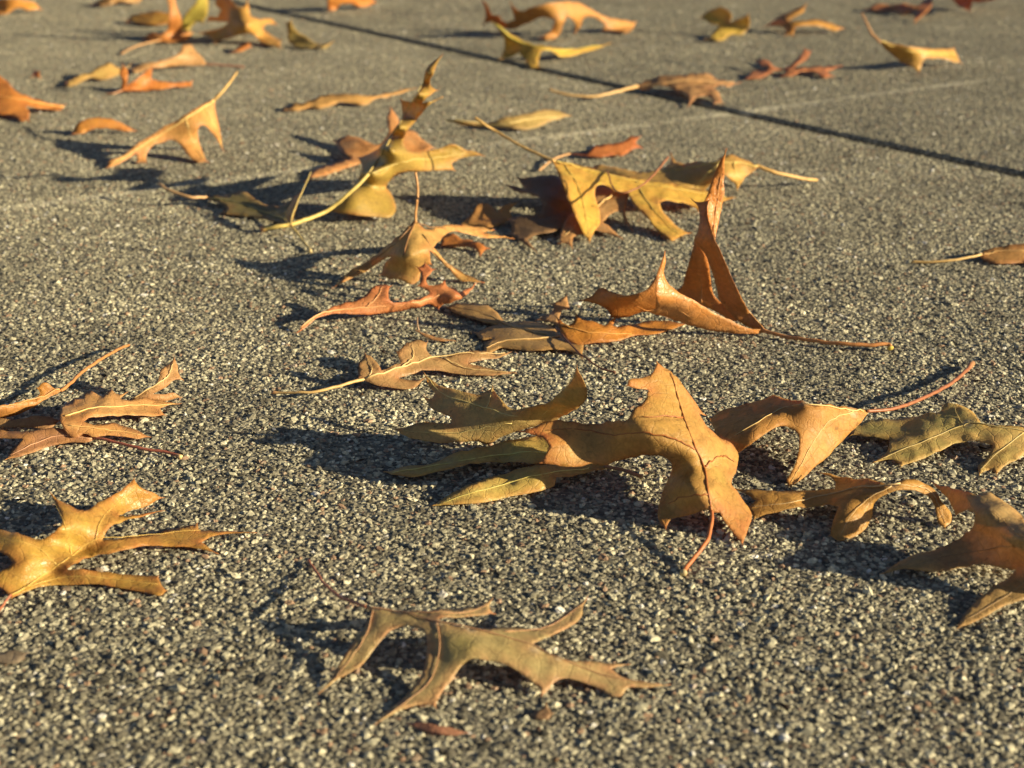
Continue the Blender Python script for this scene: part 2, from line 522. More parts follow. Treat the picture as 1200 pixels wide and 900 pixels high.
# --- left yellow-orange leaf
leaf('yellow-orange leaf with forked upturned lobes and three long lobes at the left edge',
     [([(-45, 628), (-15, 620), (0, 620), (15, 624), (30, 629), (45, 632), (58, 628), (68, 619), (73, 608), (71, 600), (67, 591), (59, 577), (68, 584), (80, 590), (93, 597), (101, 597), (115, 590), (130, 582), (145, 573), (157, 562), (163, 570), (175, 575), (189, 584), (178, 589), (165, 594), (150, 600), (138, 606), (150, 605), (170, 600), (189, 597), (170, 603), (148, 609), (127, 619), (119, 631), (135, 630), (152, 627), (170, 626), (190, 622), (215, 618), (231, 614), (233, 621), (250, 622), (297, 624), (262, 626), (245, 630), (236, 636), (253, 648), (240, 645), (225, 642), (200, 640), (180, 638), (168, 637), (150, 642), (130, 646), (110, 652), (88, 660), (78, 668), (110, 670), (140, 672), (165, 674), (185, 675), (188, 683), (194, 692), (190, 697), (170, 694), (140, 689), (110, 685), (85, 685), (55, 687), (30, 692), (14, 700), (4, 690), (-20, 688), (-48, 692), (-45, 675), (-20, 671), (0, 671), (9, 667), (15, 660), (10, 652), (0, 646), (-20, 640)],
       [(-40, 628, 40), (0, 622, 42), (45, 632, 38), (60, 579, 60), (157, 563, 46), (175, 577, 32), (188, 584, 20), (100, 600, 46), (112, 612, 36), (60, 645, 28), (30, 665, 26), (119, 631, 24), (145, 609, 26), (189, 597, 16), (150, 601, 20), (95, 648, 12), (60, 671, 10), (30, 690, 9), (250, 622, 5), (295, 624, 2), (250, 648, 3), (170, 637, 14), (88, 660, 22), (130, 646, 20), (190, 695, 3), (110, 685, 5), (150, 680, 7), (14, 699, 7), (0, 680, 16), (12, 656, 30), (68, 620, 48), (20, 640, 42), (200, 625, 9), (155, 628, 20)],
       [[(12, 698), (45, 678), (80, 655), (112, 632), (150, 628), (235, 622)], [(66, 662), (40, 640), (0, 632)], [(84, 650), (76, 615), (62, 585)],
        [(112, 632), (122, 605), (160, 572)], [(30, 688), (90, 676), (185, 685)]])],
     ((0.46, 0.31, 0.065), (0.42, 0.235, 0.06), (0.44, 0.17, 0.055)), stem=[(-8, 732, 2), (-2, 718, 3), (4, 708, 5), (14, 697, 9)], stem_w=(4, 3.2), stem_c=(0.36, 0.12, 0.06), gloss=0.36, rib_w=0.8)

# --- left pile
leaf('brown leaf with an orange curled flap and thin orange stem, back of left-hand pile',
     [([(72, 457), (62, 454), (55, 449), (50, 449), (44, 455), (47, 461), (44, 464), (20, 471), (0, 475), (-30, 477), (-45, 490), (-30, 500), (0, 492), (25, 484), (42, 475), (52, 468), (62, 463)],
       [(72, 457, 20), (52, 449, 30), (45, 456, 24), (48, 468, 16), (0, 478, 20), (-40, 490, 10), (25, 484, 6)], [[(70, 457), (40, 468), (-20, 485)]])],
     ((0.42, 0.20, 0.06), (0.36, 0.17, 0.06), (0.50, 0.25, 0.05)), stem=[(151, 404, 8), (135, 411, 12), (115, 423, 16), (95, 437, 19), (80, 451, 20), (71, 457, 20)], stem_w=(3.2, 3.8), stem_c=(0.44, 0.19, 0.06))
leaf('orange-brown leaf with a rolled end and two flat fingers, middle of left-hand pile',
     [([(70, 485), (72, 476), (80, 470), (95, 464), (108, 460), (120, 465), (125, 462), (130, 457), (137, 462), (149, 459), (140, 467), (155, 468), (170, 468), (185, 469), (209, 473), (195, 475), (187, 478), (192, 486), (180, 488), (165, 487), (150, 486), (135, 487), (118, 488), (104, 490), (98, 494), (108, 497), (125, 496), (142, 499), (156, 503), (166, 507), (173, 512), (160, 514), (145, 512), (125, 510), (108, 511), (98, 507), (90, 512), (80, 510), (73, 500)],
       [(70, 485, 28), (80, 470, 30), (108, 460, 26), (130, 458, 28), (209, 473, 4), (160, 478, 12), (190, 486, 3), (110, 478, 26), (98, 494, 24), (130, 502, 14), (173, 512, 3), (80, 509, 14), (75, 497, 24)],
       [[(76, 488), (110, 478), (160, 476), (205, 474)], [(80, 498), (115, 502), (165, 510)]])],
     ((0.56, 0.32, 0.11), (0.48, 0.26, 0.095), (0.44, 0.20, 0.08)), gloss=0.38, zones=[(135, 476, 40, (0.66, 0.42, 0.17), 0.6), (75, 480, 14, (0.62, 0.42, 0.2), 0.6)])
leaf('pale tan leaf with one jagged upright lobe, right end of left-hand pile',
     [([(150, 470), (165, 461), (178, 453), (183, 448), (186, 444), (189, 433), (197, 427), (204, 420), (208, 428), (209, 436), (213, 444), (203, 446), (197, 452), (187, 458), (179, 463), (192, 463), (203, 461), (211, 466), (195, 470), (178, 471), (165, 472)],
       [(150, 470, 6), (204, 421, 38), (213, 444, 24), (189, 433, 34), (183, 449, 24), (210, 466, 4), (170, 471, 6)], [[(155, 468), (183, 451), (197, 440), (203, 425)]])],
     PALE)
leaf('purplish brown leaf with a long red stem, front of the left-hand pile',
     [([(112, 512), (90, 508), (60, 502), (30, 503), (-10, 506), (-45, 512), (-40, 524), (0, 513), (28, 514), (18, 523), (7, 538), (28, 534), (55, 524), (80, 519), (105, 517)],
       [(112, 513, 9), (60, 503, 18), (0, 507, 16), (-40, 518, 6), (28, 514, 14), (10, 536, 3), (55, 524, 5), (90, 515, 8)], [[(108, 514), (60, 512), (12, 534)]])],
     ((0.36, 0.19, 0.10), (0.30, 0.15, 0.09), (0.48, 0.25, 0.08)), stem=[(213, 536, 3), (195, 530, 5), (175, 527, 6), (155, 523, 7), (135, 518, 8), (110, 513, 9)], stem_w=(4.0, 3.6), stem_c=(0.40, 0.12, 0.07), knob=(0.6, 0.45, 0.2))
leaf('tan leaf mostly hidden in shade inside the left-hand pile',
     [([(-45, 489), (0, 490), (30, 491), (55, 488), (69, 492), (62, 500), (35, 501), (0, 501), (-45, 503)],
       [(-40, 495, 8), (30, 491, 12), (69, 492, 10), (30, 501, 5)], [])], TAN)

# --- big centre leaf
leaf('large golden-tan propped leaf with a dark orange midrib in the centre',
     [([(609, 505), (622, 502), (632, 497), (645, 494), (656, 491), (668, 495), (682, 496), (700, 497), (716, 494), (735, 491), (743, 480), (751, 473), (758, 464), (760, 456), (747, 455), (735, 452), (737, 446), (748, 443), (757, 440), (764, 436), (770, 425), (777, 430), (785, 433), (791, 441), (798, 449), (806, 460), (814, 469), (825, 484), (819, 483), (822, 490), (831, 501), (841, 509), (851, 514), (859, 521), (865, 531), (864, 545), (862, 555), (857, 566), (863, 575), (871, 586), (878, 595), (881, 603), (878, 616), (874, 628), (870, 637), (862, 629), (854, 620), (847, 610), (844, 602), (835, 601), (826, 599), (812, 603), (797, 606), (786, 610), (780, 619), (772, 611), (771, 600), (774, 585), (779, 570), (785, 556), (788, 546), (783, 538), (770, 533), (755, 533), (742, 535), (725, 540), (705, 543), (687, 545), (668, 548), (654, 545), (633, 542), (640, 532), (643, 524), (640, 517), (632, 511), (622, 508)],
       [(609, 505, 74), (656, 491, 82), (633, 542, 50), (668, 548, 42), (650, 520, 68), (700, 497, 78), (695, 522, 60), (740, 495, 98), (745, 533, 60), (783, 538, 58), (737, 448, 126), (760, 456, 116), (770, 427, 130), (800, 455, 106), (825, 484, 78), (800, 500, 88), (815, 530, 69), (865, 533, 38), (857, 566, 31), (829, 572, 48), (834, 601, 26), (870, 636, 3), (881, 603, 11), (773, 600, 12), (785, 556, 36), (777, 580, 22), (805, 570, 48), (803, 603, 16)],
       [[(834, 603), (832, 590), (829, 572), (826, 550), (815, 525), (805, 500), (797, 475), (790, 450), (786, 437)],
        [(814, 527), (795, 517), (775, 511), (745, 508), (715, 510), (680, 503), (640, 503)], [(827, 547), (838, 538), (850, 535), (860, 541)],
        [(800, 489), (780, 487), (752, 488)], [(830, 580), (806, 582), (783, 590)]])],
     ((0.50, 0.31, 0.085), (0.45, 0.26, 0.075), (0.50, 0.20, 0.07)), stem=[(800, 673, 3), (806, 663, 5), (814, 652, 9), (824, 641, 14), (831, 626, 20), (834, 612, 25), (834, 600, 27)],
     stem_w=(6.2, 5.0), stem_c=(0.44, 0.14, 0.045), rib_c=(0.33, 0.11, 0.025), rib_w=1.7, spots=0.35, gloss=0.5, knob=(0.5, 0.4, 0.2), spacing=4.0,
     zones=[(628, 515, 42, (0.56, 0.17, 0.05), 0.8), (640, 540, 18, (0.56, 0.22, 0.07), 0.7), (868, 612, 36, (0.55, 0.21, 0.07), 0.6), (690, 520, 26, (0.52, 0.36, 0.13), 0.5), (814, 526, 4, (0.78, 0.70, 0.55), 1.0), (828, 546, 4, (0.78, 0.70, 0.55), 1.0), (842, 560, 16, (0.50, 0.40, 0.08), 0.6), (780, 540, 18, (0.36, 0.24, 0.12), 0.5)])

# --- leaf right of centre with red stem
leaf('golden-brown arched leaf with thin red stem, right of the large centre leaf',
     [([(1019, 482), (1003, 478), (985, 475), (965, 473), (944, 471), (925, 469), (907, 464), (888, 468), (868, 475), (848, 481), (832, 490), (838, 505), (850, 522), (862, 533), (880, 520), (896, 507), (912, 499), (926, 500), (935, 507), (937, 520), (933, 538), (928, 552), (922, 561), (924, 570), (931, 567), (945, 557), (957, 545), (972, 532), (988, 515), (1005, 498)],
       [(1019, 482, 42), (985, 475, 56), (944, 471, 70), (907, 464, 38), (868, 475, 26), (832, 490, 20), (890, 490, 56), (860, 508, 44), (862, 532, 26), (920, 499, 50), (936, 515, 40), (924, 567, 4), (988, 515, 24), (968, 497, 46), (945, 530, 26), (957, 545, 10)],
       [[(1012, 482), (985, 479), (944, 473), (905, 485), (855, 514)], [(1000, 483), (975, 492), (956, 513), (940, 543), (927, 565)]])],
     ((0.50, 0.28, 0.075), (0.44, 0.23, 0.065), (0.46, 0.22, 0.06)), stem=[(1140, 426, 6), (1126, 440, 10), (1110, 452, 15), (1085, 465, 24), (1060, 475, 33), (1040, 480, 39), (1015, 482, 43)],
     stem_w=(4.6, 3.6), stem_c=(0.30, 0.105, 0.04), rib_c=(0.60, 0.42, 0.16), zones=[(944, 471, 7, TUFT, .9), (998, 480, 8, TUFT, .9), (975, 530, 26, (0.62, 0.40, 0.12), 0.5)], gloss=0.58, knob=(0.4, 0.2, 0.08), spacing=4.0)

# --- green leaf at the right edge
leaf('greenish leaf with brown toothed lobes at the right edge behind the other leaves',
     [([(998, 509), (1000, 494), (1030, 492), (1062, 489), (1085, 485), (1103, 480), (1106, 474), (1119, 471), (1131, 476), (1142, 482), (1149, 495), (1175, 498), (1205, 502), (1240, 508), (1247, 520), (1215, 522), (1195, 536), (1176, 547), (1168, 555), (1161, 549), (1148, 555), (1146, 549), (1157, 535), (1164, 522), (1150, 517), (1130, 517), (1105, 527), (1080, 538), (1056, 546), (1050, 540), (1025, 541), (1040, 528), (1043, 514), (1020, 512)],
       [(998, 502, 10), (1024, 540, 3), (1056, 544, 3), (1060, 500, 14), (1085, 510, 18), (1119, 472, 34), (1105, 480, 28), (1149, 496, 28), (1120, 518, 14), (1147, 552, 3), (1200, 503, 26), (1170, 520, 18), (1168, 553, 3), (1245, 515, 18), (1040, 528, 8)],
       [[(1240, 512), (1150, 497), (1125, 500), (1080, 518), (1028, 540)], [(1200, 507), (1172, 528), (1149, 551)], [(1130, 499), (1122, 488), (1118, 474)]])],
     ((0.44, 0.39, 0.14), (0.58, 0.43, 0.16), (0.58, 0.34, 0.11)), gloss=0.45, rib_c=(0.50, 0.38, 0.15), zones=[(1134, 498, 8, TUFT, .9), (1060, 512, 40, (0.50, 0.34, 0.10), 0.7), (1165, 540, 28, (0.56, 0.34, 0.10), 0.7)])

# --- leaf below it
leaf('dark gold leaf with a hooked lobe, in front of the greenish leaf',
     [([(864, 573), (895, 574), (930, 576), (962, 575), (978, 572), (980, 564), (962, 555), (985, 558), (1015, 561), (1045, 566), (1060, 563), (1080, 565), (1094, 572), (1104, 588), (1115, 602), (1114, 612), (1107, 618), (1100, 614), (1097, 600), (1092, 586), (1082, 579), (1062, 575), (1046, 576), (1032, 582), (1024, 590), (1022, 603), (1012, 622), (995, 631), (982, 633), (973, 627), (976, 610), (983, 594), (970, 590), (958, 594), (935, 594), (912, 598), (884, 608), (876, 595), (886, 586)],
       [(864, 573, 18), (884, 606, 6), (930, 585, 20), (980, 565, 16), (1045, 568, 44), (1062, 570, 42), (1092, 575, 32), (1108, 616, 3), (975, 626, 6), (990, 631, 3), (1022, 600, 16), (1000, 600, 26), (960, 594, 14), (962, 555, 12), (1020, 578, 36)],
       [[(1055, 567), (1010, 571), (960, 582), (915, 590), (880, 594)], [(1045, 570), (1020, 583), (1000, 600), (986, 625)], [(1050, 569), (1085, 573), (1100, 592), (1108, 613)]])],
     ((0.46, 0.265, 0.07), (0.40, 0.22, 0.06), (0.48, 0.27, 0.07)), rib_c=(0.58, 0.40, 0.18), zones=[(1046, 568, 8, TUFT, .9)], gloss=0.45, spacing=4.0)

# --- big shaded leaf, right edge
leaf('large brown leaf in shade with broad drooping lobes at the lower right edge',
     [([(1092, 566), (1115, 572), (1140, 577), (1158, 578), (1178, 588), (1195, 603), (1215, 622), (1240, 625), (1275, 610), (1300, 640), (1280, 680), (1250, 692), (1225, 698), (1200, 702), (1180, 708), (1160, 719), (1142, 728), (1122, 736), (1127, 724), (1142, 707), (1160, 690), (1182, 676), (1191, 668), (1165, 662), (1135, 663), (1108, 669), (1080, 669), (1058, 667), (1034, 672), (1052, 660), (1075, 648), (1102, 642), (1124, 633), (1140, 618), (1143, 602), (1137, 598), (1120, 603), (1112, 588)],  # raised lobe past the right frame edge is added so the leaf shades itself
       [(1092, 566, 18), (1112, 590, 18), (1140, 577, 52), (1158, 578, 50), (1195, 603, 52), (1163, 598, 64), (1195, 627, 72), (1240, 625, 70), (1290, 625, 80), (1290, 670, 50), (1140, 612, 40), (1165, 630, 38), (1034, 671, 3), (1075, 655, 12), (1122, 735, 3), (1191, 668, 24), (1225, 698, 14), (1110, 668, 6), (1150, 712, 8), (1165, 690, 14)],
       [[(1290, 650), (1235, 645), (1195, 625), (1163, 597)], [(1215, 638), (1150, 645), (1095, 655), (1045, 667)], [(1235, 647), (1190, 690), (1130, 728)]])],
     ((0.44, 0.31, 0.13), (0.37, 0.26, 0.115), (0.44, 0.25, 0.09)), rib_c=(0.35, 0.22, 0.09), gloss=0.5)

# --- jagged olive leaf left of centre
leaf('olive leaf with jagged pointed lobes, left of the large centre leaf',
     [([(498, 437), (506, 443), (514, 451), (528, 455), (545, 461), (560, 463), (577, 454), (585, 465), (598, 478), (615, 476), (632, 473), (645, 470), (656, 459), (666, 450), (671, 443), (676, 432), (682, 443), (688, 463), (680, 476), (665, 485), (650, 492), (625, 497), (605, 507), (588, 512), (572, 520), (555, 516), (530, 518), (505, 518), (482, 514), (464, 503), (480, 497), (505, 495), (528, 496), (530, 489), (520, 485), (508, 480), (497, 464), (507, 465), (510, 461), (503, 450)],
       [(498, 437, 62), (577, 454, 60), (676, 432, 128), (688, 463, 92), (655, 475, 66), (600, 490, 40), (530, 470, 44), (497, 464, 40), (520, 484, 32), (466, 503, 22), (520, 516, 11), (572, 519, 7), (650, 491, 36), (560, 500, 26)],
       [[(640, 500), (600, 488), (560, 475), (520, 462), (500, 441)], [(625, 492), (650, 473), (675, 436)], [(600, 496), (540, 507), (475, 505)], [(570, 478), (574, 468), (577, 456)]])],
     ((0.48, 0.38, 0.14), (0.52, 0.40, 0.17), (0.52, 0.28, 0.11)), gloss=0.45)

# --- two-bladed leaf under the centre leaf
leaf('greenish-gold leaf with two long flat blades under the large centre leaf',
     [([(452, 553), (475, 547), (505, 544), (530, 534), (560, 525), (590, 517), (615, 511), (640, 510), (680, 518), (716, 535), (712, 548), (690, 552), (668, 557), (652, 560), (650, 568), (638, 574), (615, 579), (590, 584), (565, 589), (540, 591), (508, 592), (522, 583), (540, 573), (560, 564), (585, 556), (612, 549), (638, 545), (655, 541), (630, 543), (608, 542), (585, 541), (560, 543), (535, 549), (510, 553), (485, 558), (466, 557)],
       [(452, 553, 4), (510, 545, 10), (590, 520, 20), (640, 512, 22), (590, 541, 10), (508, 591, 2), (560, 564, 16), (625, 549, 22), (650, 568, 8), (590, 584, 4), (712, 542, 14), (655, 541, 18), (680, 520, 20)],
       [[(714, 543), (670, 534), (610, 530), (540, 541), (460, 554)], [(690, 548), (640, 555), (580, 570), (515, 591)]])],
     ((0.56, 0.45, 0.13), (0.52, 0.37, 0.12), (0.52, 0.26, 0.08)), stem=[(753, 559, 6), (745, 556, 9), (730, 551, 11), (708, 546, 13)], stem_w=(5, 4.5), stem_c=(0.30, 0.16, 0.08), knob=(0.62, 0.55, 0.30), gloss=0.4)

# --- long-stemmed tan leaf
leaf('tan leaf with small curled grey lobes and a long straight pale stem pointing left',
     [([(426, 445), (420, 442), (421, 425), (428, 415), (436, 419), (447, 433), (462, 428), (470, 424), (465, 412), (476, 403), (490, 399), (500, 402), (500, 411), (510, 418), (535, 414), (565, 412), (597, 413), (588, 418), (568, 422), (548, 424), (572, 431), (603, 436), (575, 440), (545, 439), (520, 435), (500, 434), (482, 437), (466, 441), (480, 446), (497, 444), (488, 453), (470, 456), (452, 453), (438, 449)],
       [(426, 445, 12), (428, 416, 28), (447, 433, 20), (470, 424, 20), (485, 400, 32), (510, 418, 18), (565, 412, 16), (597, 413, 8), (603, 436, 2), (545, 439, 4), (500, 434, 10), (466, 441, 10), (470, 456, 3), (497, 444, 4)],
       [[(428, 444), (470, 430), (510, 418), (550, 415), (592, 414)], [(432, 441), (436, 432), (430, 419)], [(470, 430), (484, 418), (483, 404)], [(520, 420), (550, 432), (595, 436)]])],
     ((0.45, 0.30, 0.13), (0.40, 0.26, 0.12), (0.40, 0.20, 0.09)), stem=[(318, 460, 6), (340, 460, 8), (357, 460, 9), (375, 458, 10), (395, 453, 11), (412, 448, 12), (428, 444, 12)], stem_w=(2.8, 4.2), stem_c=(0.55, 0.36, 0.14), knob=(0.5, 0.22, 0.1), rib_c=(0.60, 0.42, 0.18), rib_w=1.3)

# --- flat tan and grey leaf with dark stem
leaf('flat dull tan leaf with thin dark stem, behind the jagged olive leaf',
     [([(524, 360), (535, 355), (550, 354), (565, 355), (577, 361), (585, 369), (592, 377), (612, 376), (632, 378), (648, 384), (656, 393), (668, 399), (684, 403), (682, 419), (668, 412), (650, 410), (625, 411), (600, 409), (585, 408), (576, 413), (567, 413), (568, 404), (578, 397), (562, 397), (558, 390), (575, 383), (585, 380), (568, 378), (550, 372), (535, 367)],
       [(524, 360, 5), (565, 356, 9), (590, 378, 5), (600, 393, 8), (640, 385, 5), (656, 394, 4), (600, 409, 3), (568, 410, 3), (682, 412, 3), (620, 378, 4), (560, 392, 3), (640, 400, 7)],
       [[(656, 395), (620, 397), (590, 400), (570, 408)], [(640, 391), (600, 383), (565, 366), (530, 359)]])],
     ((0.45, 0.30, 0.12), (0.40, 0.25, 0.10), (0.44, 0.24, 0.09)), stem=[(721, 437, 2), (705, 432, 4), (690, 422, 8), (675, 410, 11), (663, 397, 11), (652, 384, 11)], stem_w=(2.4, 2.2), stem_c=(0.15, 0.06, 0.035))
leaf('bright orange smooth leaf tucked under the tall rust-orange leaf',
     [([(653, 373), (660, 378), (668, 380), (673, 376), (675, 369), (679, 373), (695, 377), (712, 379), (716, 375), (723, 368), (718, 381), (735, 382), (750, 378), (780, 376), (802, 380), (785, 387), (770, 391), (742, 394), (725, 399), (700, 402), (672, 402), (660, 394)],
       [(653, 373, 22), (675, 370, 26), (742, 394, 4), (700, 402, 4), (720, 381, 16), (802, 380, 3), (750, 378, 8), (665, 400, 6)],
       [[(658, 380), (690, 390), (740, 392)]])],
     ((0.52, 0.24, 0.045), (0.48, 0.21, 0.04), (0.40, 0.16, 0.05)), gloss=0.4)
leaf('small pale tan leaf tip standing behind the bright orange lobe',
     [([(631, 375), (642, 367), (650, 361), (646, 356), (656, 352), (664, 347), (667, 361), (659, 363), (656, 370), (654, 381), (643, 378)],
       [(631, 375, 4), (664, 348, 18), (667, 361, 10), (654, 380, 4), (646, 357, 12)], [])], PALE)
leaf('thin dry curved leaf stalk left of the flat dull tan leaf',
     [([(488, 386), (496, 390), (508, 394), (520, 397), (531, 399), (520, 400), (505, 397), (494, 392)], [(488, 386, 10), (510, 394, 6), (531, 399, 3), (505, 397, 5)], [])],
     PALE, stem=[(489, 372, 22), (489, 380, 16), (491, 388, 9)], stem_w=(1.5, 2.5), stem_c=(0.3, 0.18, 0.1), name='dry_stalk', cat='dry stalk', group=None)

# --- tall upright rust-orange leaf (four folded panels, one blade)
leaf('tall rust-orange leaf twisted upright to a sharp point with long orange stem',
     [([(779, 296), (780, 305), (778, 321), (783, 332), (790, 338), (800, 345), (815, 353), (830, 362), (845, 370), (860, 378), (880, 385), (898, 389), (890, 391), (870, 391), (845, 389), (820, 385), (805, 380), (790, 375), (775, 369), (762, 366), (748, 360), (758, 363), (768, 362), (769, 352), (768, 338), (769, 325), (773, 312)],
       [(779, 297, 108), (770, 327, 80), (790, 338, 66), (830, 362, 36), (860, 378, 17), (898, 389, 4), (845, 389, 5), (805, 380, 15), (790, 375, 21), (762, 365, 36), (749, 361, 46), (769, 350, 60), (805, 362, 40)],
       [[(896, 389), (860, 386), (820, 376), (785, 358)]]),
      ([(679, 353), (692, 348), (704, 338), (715, 341), (725, 344), (737, 346), (750, 343), (760, 337), (768, 325), (775, 318), (776, 350), (772, 364), (755, 365), (735, 371), (716, 372), (712, 363), (700, 357)],
       [(679, 353, 38), (704, 339, 52), (737, 346, 54), (768, 327, 72), (774, 345, 54), (770, 363, 28), (735, 371, 20), (714, 370, 22)],
       []),
      ([(814, 284), (820, 287), (827, 298), (831, 312), (833, 330), (836, 344), (843, 353), (852, 357), (870, 375), (860, 377), (845, 369), (820, 356), (800, 348), (787, 342), (798, 337), (803, 322), (808, 305)],
       [(814, 284, 98), (831, 312, 70), (808, 305, 76), (798, 337, 36), (843, 353, 26), (820, 355, 22), (787, 342, 30), (865, 376, 8)],
       [[(822, 356), (822, 330), (820, 300)]]),
      ([(812, 235), (820, 238), (830, 236), (829, 246), (831, 260), (835, 272), (837, 279), (841, 287), (848, 303), (857, 325), (868, 347), (880, 367), (898, 389), (880, 384), (862, 374), (850, 361), (843, 352), (840, 338), (836, 324), (831, 309), (826, 297), (818, 288), (814, 284), (818, 270), (820, 255), (818, 243)],
       [(814, 236, 140), (829, 238, 143), (837, 278, 114), (815, 284, 102), (848, 303, 90), (831, 309, 78), (868, 347, 46), (843, 353, 32), (898, 389, 4), (862, 374, 14), (880, 367, 22)],
       [[(897, 388), (868, 352), (846, 308), (834, 270)]]),
      ([(851, 175), (849, 190), (849, 205), (848, 214), (849, 222), (846, 240), (843, 256), (838, 279), (831, 268), (827, 252), (825, 240), (830, 225), (835, 210), (839, 200), (845, 187)],
       [(851, 176, 200), (849, 222, 152), (836, 208, 164), (838, 277, 104), (829, 245, 132), (845, 245, 130)],
       [[(836, 272), (840, 240), (844, 210), (850, 182)]])],
     ((0.55, 0.23, 0.05), (0.48, 0.185, 0.042), (0.40, 0.15, 0.04)), stem=[(1044, 409, 5), (1041, 404, 8), (1020, 404, 8), (985, 403, 7), (945, 398, 6), (915, 393, 5), (893, 387, 6)], stem_w=(5.0, 4.2), stem_c=(0.52, 0.22, 0.07),
     knob=(0.66, 0.50, 0.10), rib_c=(0.52, 0.24, 0.07), zones=[(800, 360, 50, (0.60, 0.29, 0.105), 0.95), (845, 380, 42, (0.60, 0.29, 0.105), 0.95), (778, 340, 34, (0.58, 0.27, 0.09), 0.9)], gloss=0.38, spacing=4.0, wav=0.6, trans=0.18)

# --- right edge small leaf
leaf('tan leaf with thin pale stem alone on paving at the right edge',
     [([(1148, 299), (1153, 294), (1165, 291), (1180, 288), (1200, 285), (1240, 285), (1255, 298), (1225, 312), (1195, 308), (1180, 309), (1162, 308), (1152, 303)],
       [(1148, 299, 8), (1165, 291, 14), (1205, 286, 20), (1250, 297, 8), (1190, 308, 3), (1160, 307, 3)], [[(1150, 299), (1180, 294), (1245, 295)]])],
     ((0.52, 0.30, 0.11), (0.46, 0.25, 0.09), (0.42, 0.18, 0.08)), stem=[(1068, 307, 3), (1090, 307, 4), (1115, 305, 6), (1138, 301, 8), (1150, 298, 9)], stem_w=(3, 3), stem_c=(0.56, 0.36, 0.13))

# --- tent leaf
leaf('tan leaf standing like a tent on three lobes with its stem pointing straight up',
     [([(487, 258), (494, 266), (499, 269), (515, 265), (535, 264), (555, 264), (578, 269), (566, 272), (580, 275), (600, 279), (580, 279), (565, 278), (548, 274), (532, 271), (520, 276), (514, 284), (508, 290), (520, 304), (535, 316), (555, 326), (566, 331), (552, 330), (541, 329), (527, 316), (514, 304), (503, 294), (505, 309), (497, 312), (493, 317), (491, 326), (482, 333), (470, 328), (455, 327), (447, 322), (450, 311), (459, 300), (442, 309), (425, 319), (408, 328), (394, 334), (410, 318), (428, 307), (450, 291), (470, 273)],
       [(487, 259, 64), (499, 270, 56), (535, 265, 44), (578, 269, 26), (600, 279, 10), (520, 276, 44), (508, 290, 44), (520, 304, 28), (540, 326, 6), (566, 331, 2), (478, 283, 52), (490, 295, 44), (505, 309, 24), (482, 332, 4), (455, 327, 6), (448, 315, 14), (450, 296, 32), (425, 314, 12), (395, 333, 2), (470, 300, 40)],
       [[(486, 262), (478, 281), (473, 298), (470, 315), (468, 327)], [(488, 262), (520, 268), (575, 270)], [(484, 264), (450, 297), (400, 331)], [(495, 275), (520, 307), (558, 329)]])],
     ((0.56, 0.38, 0.13), (0.50, 0.33, 0.11), (0.50, 0.18, 0.06)), stem=[(487, 202, 118), (489, 215, 106), (489, 232, 92), (487, 248, 76), (487, 262, 62)], stem_w=(3.0, 3.2), stem_c=(0.50, 0.25, 0.09), rib_c=(0.26, 0.13, 0.05), spacing=3.6)
leaf('small bright orange shard lying under the right lobe of the tent-like leaf',
     [([(515, 289), (520, 277), (533, 274), (540, 279), (552, 281), (562, 285), (571, 291), (563, 299), (556, 291), (540, 289)],
       [(515, 289, 3), (525, 276, 9), (562, 286, 8), (563, 298, 2), (571, 291, 4), (540, 288, 4)], [])], ORANGE)

# --- red leaf
leaf('salmon red leaf with curved tail in front of the tent-like leaf',
     [([(349, 389), (356, 380), (370, 370), (385, 362), (402, 355), (418, 352), (426, 346), (436, 338), (448, 333), (457, 336), (455, 344), (456, 350), (464, 354), (480, 353), (497, 348), (504, 344), (498, 338), (491, 335), (494, 325), (490, 314), (498, 309), (508, 317), (503, 323), (499, 328), (502, 335), (515, 333), (521, 328), (524, 334), (533, 337), (538, 342), (546, 339), (557, 333), (549, 343), (537, 351), (528, 354), (520, 355), (514, 361), (505, 357), (490, 360), (472, 364), (448, 367), (422, 369), (400, 369), (383, 369), (372, 373), (358, 384)],
       [(349, 388, 3), (372, 370, 14), (400, 360, 18), (448, 334, 32), (456, 350, 24), (422, 368, 10), (472, 363, 8), (505, 357, 8), (490, 355, 16), (535, 345, 22), (521, 329, 32), (498, 311, 42), (498, 340, 24), (556, 334, 10), (520, 345, 20)],
       [[(352, 384), (380, 367), (420, 361), (470, 358), (515, 347)], [(430, 360), (442, 348), (448, 336)]])],
     ((0.56, 0.265, 0.11), (0.54, 0.215, 0.085), (0.48, 0.15, 0.055)), gloss=0.4, spacing=3.6)

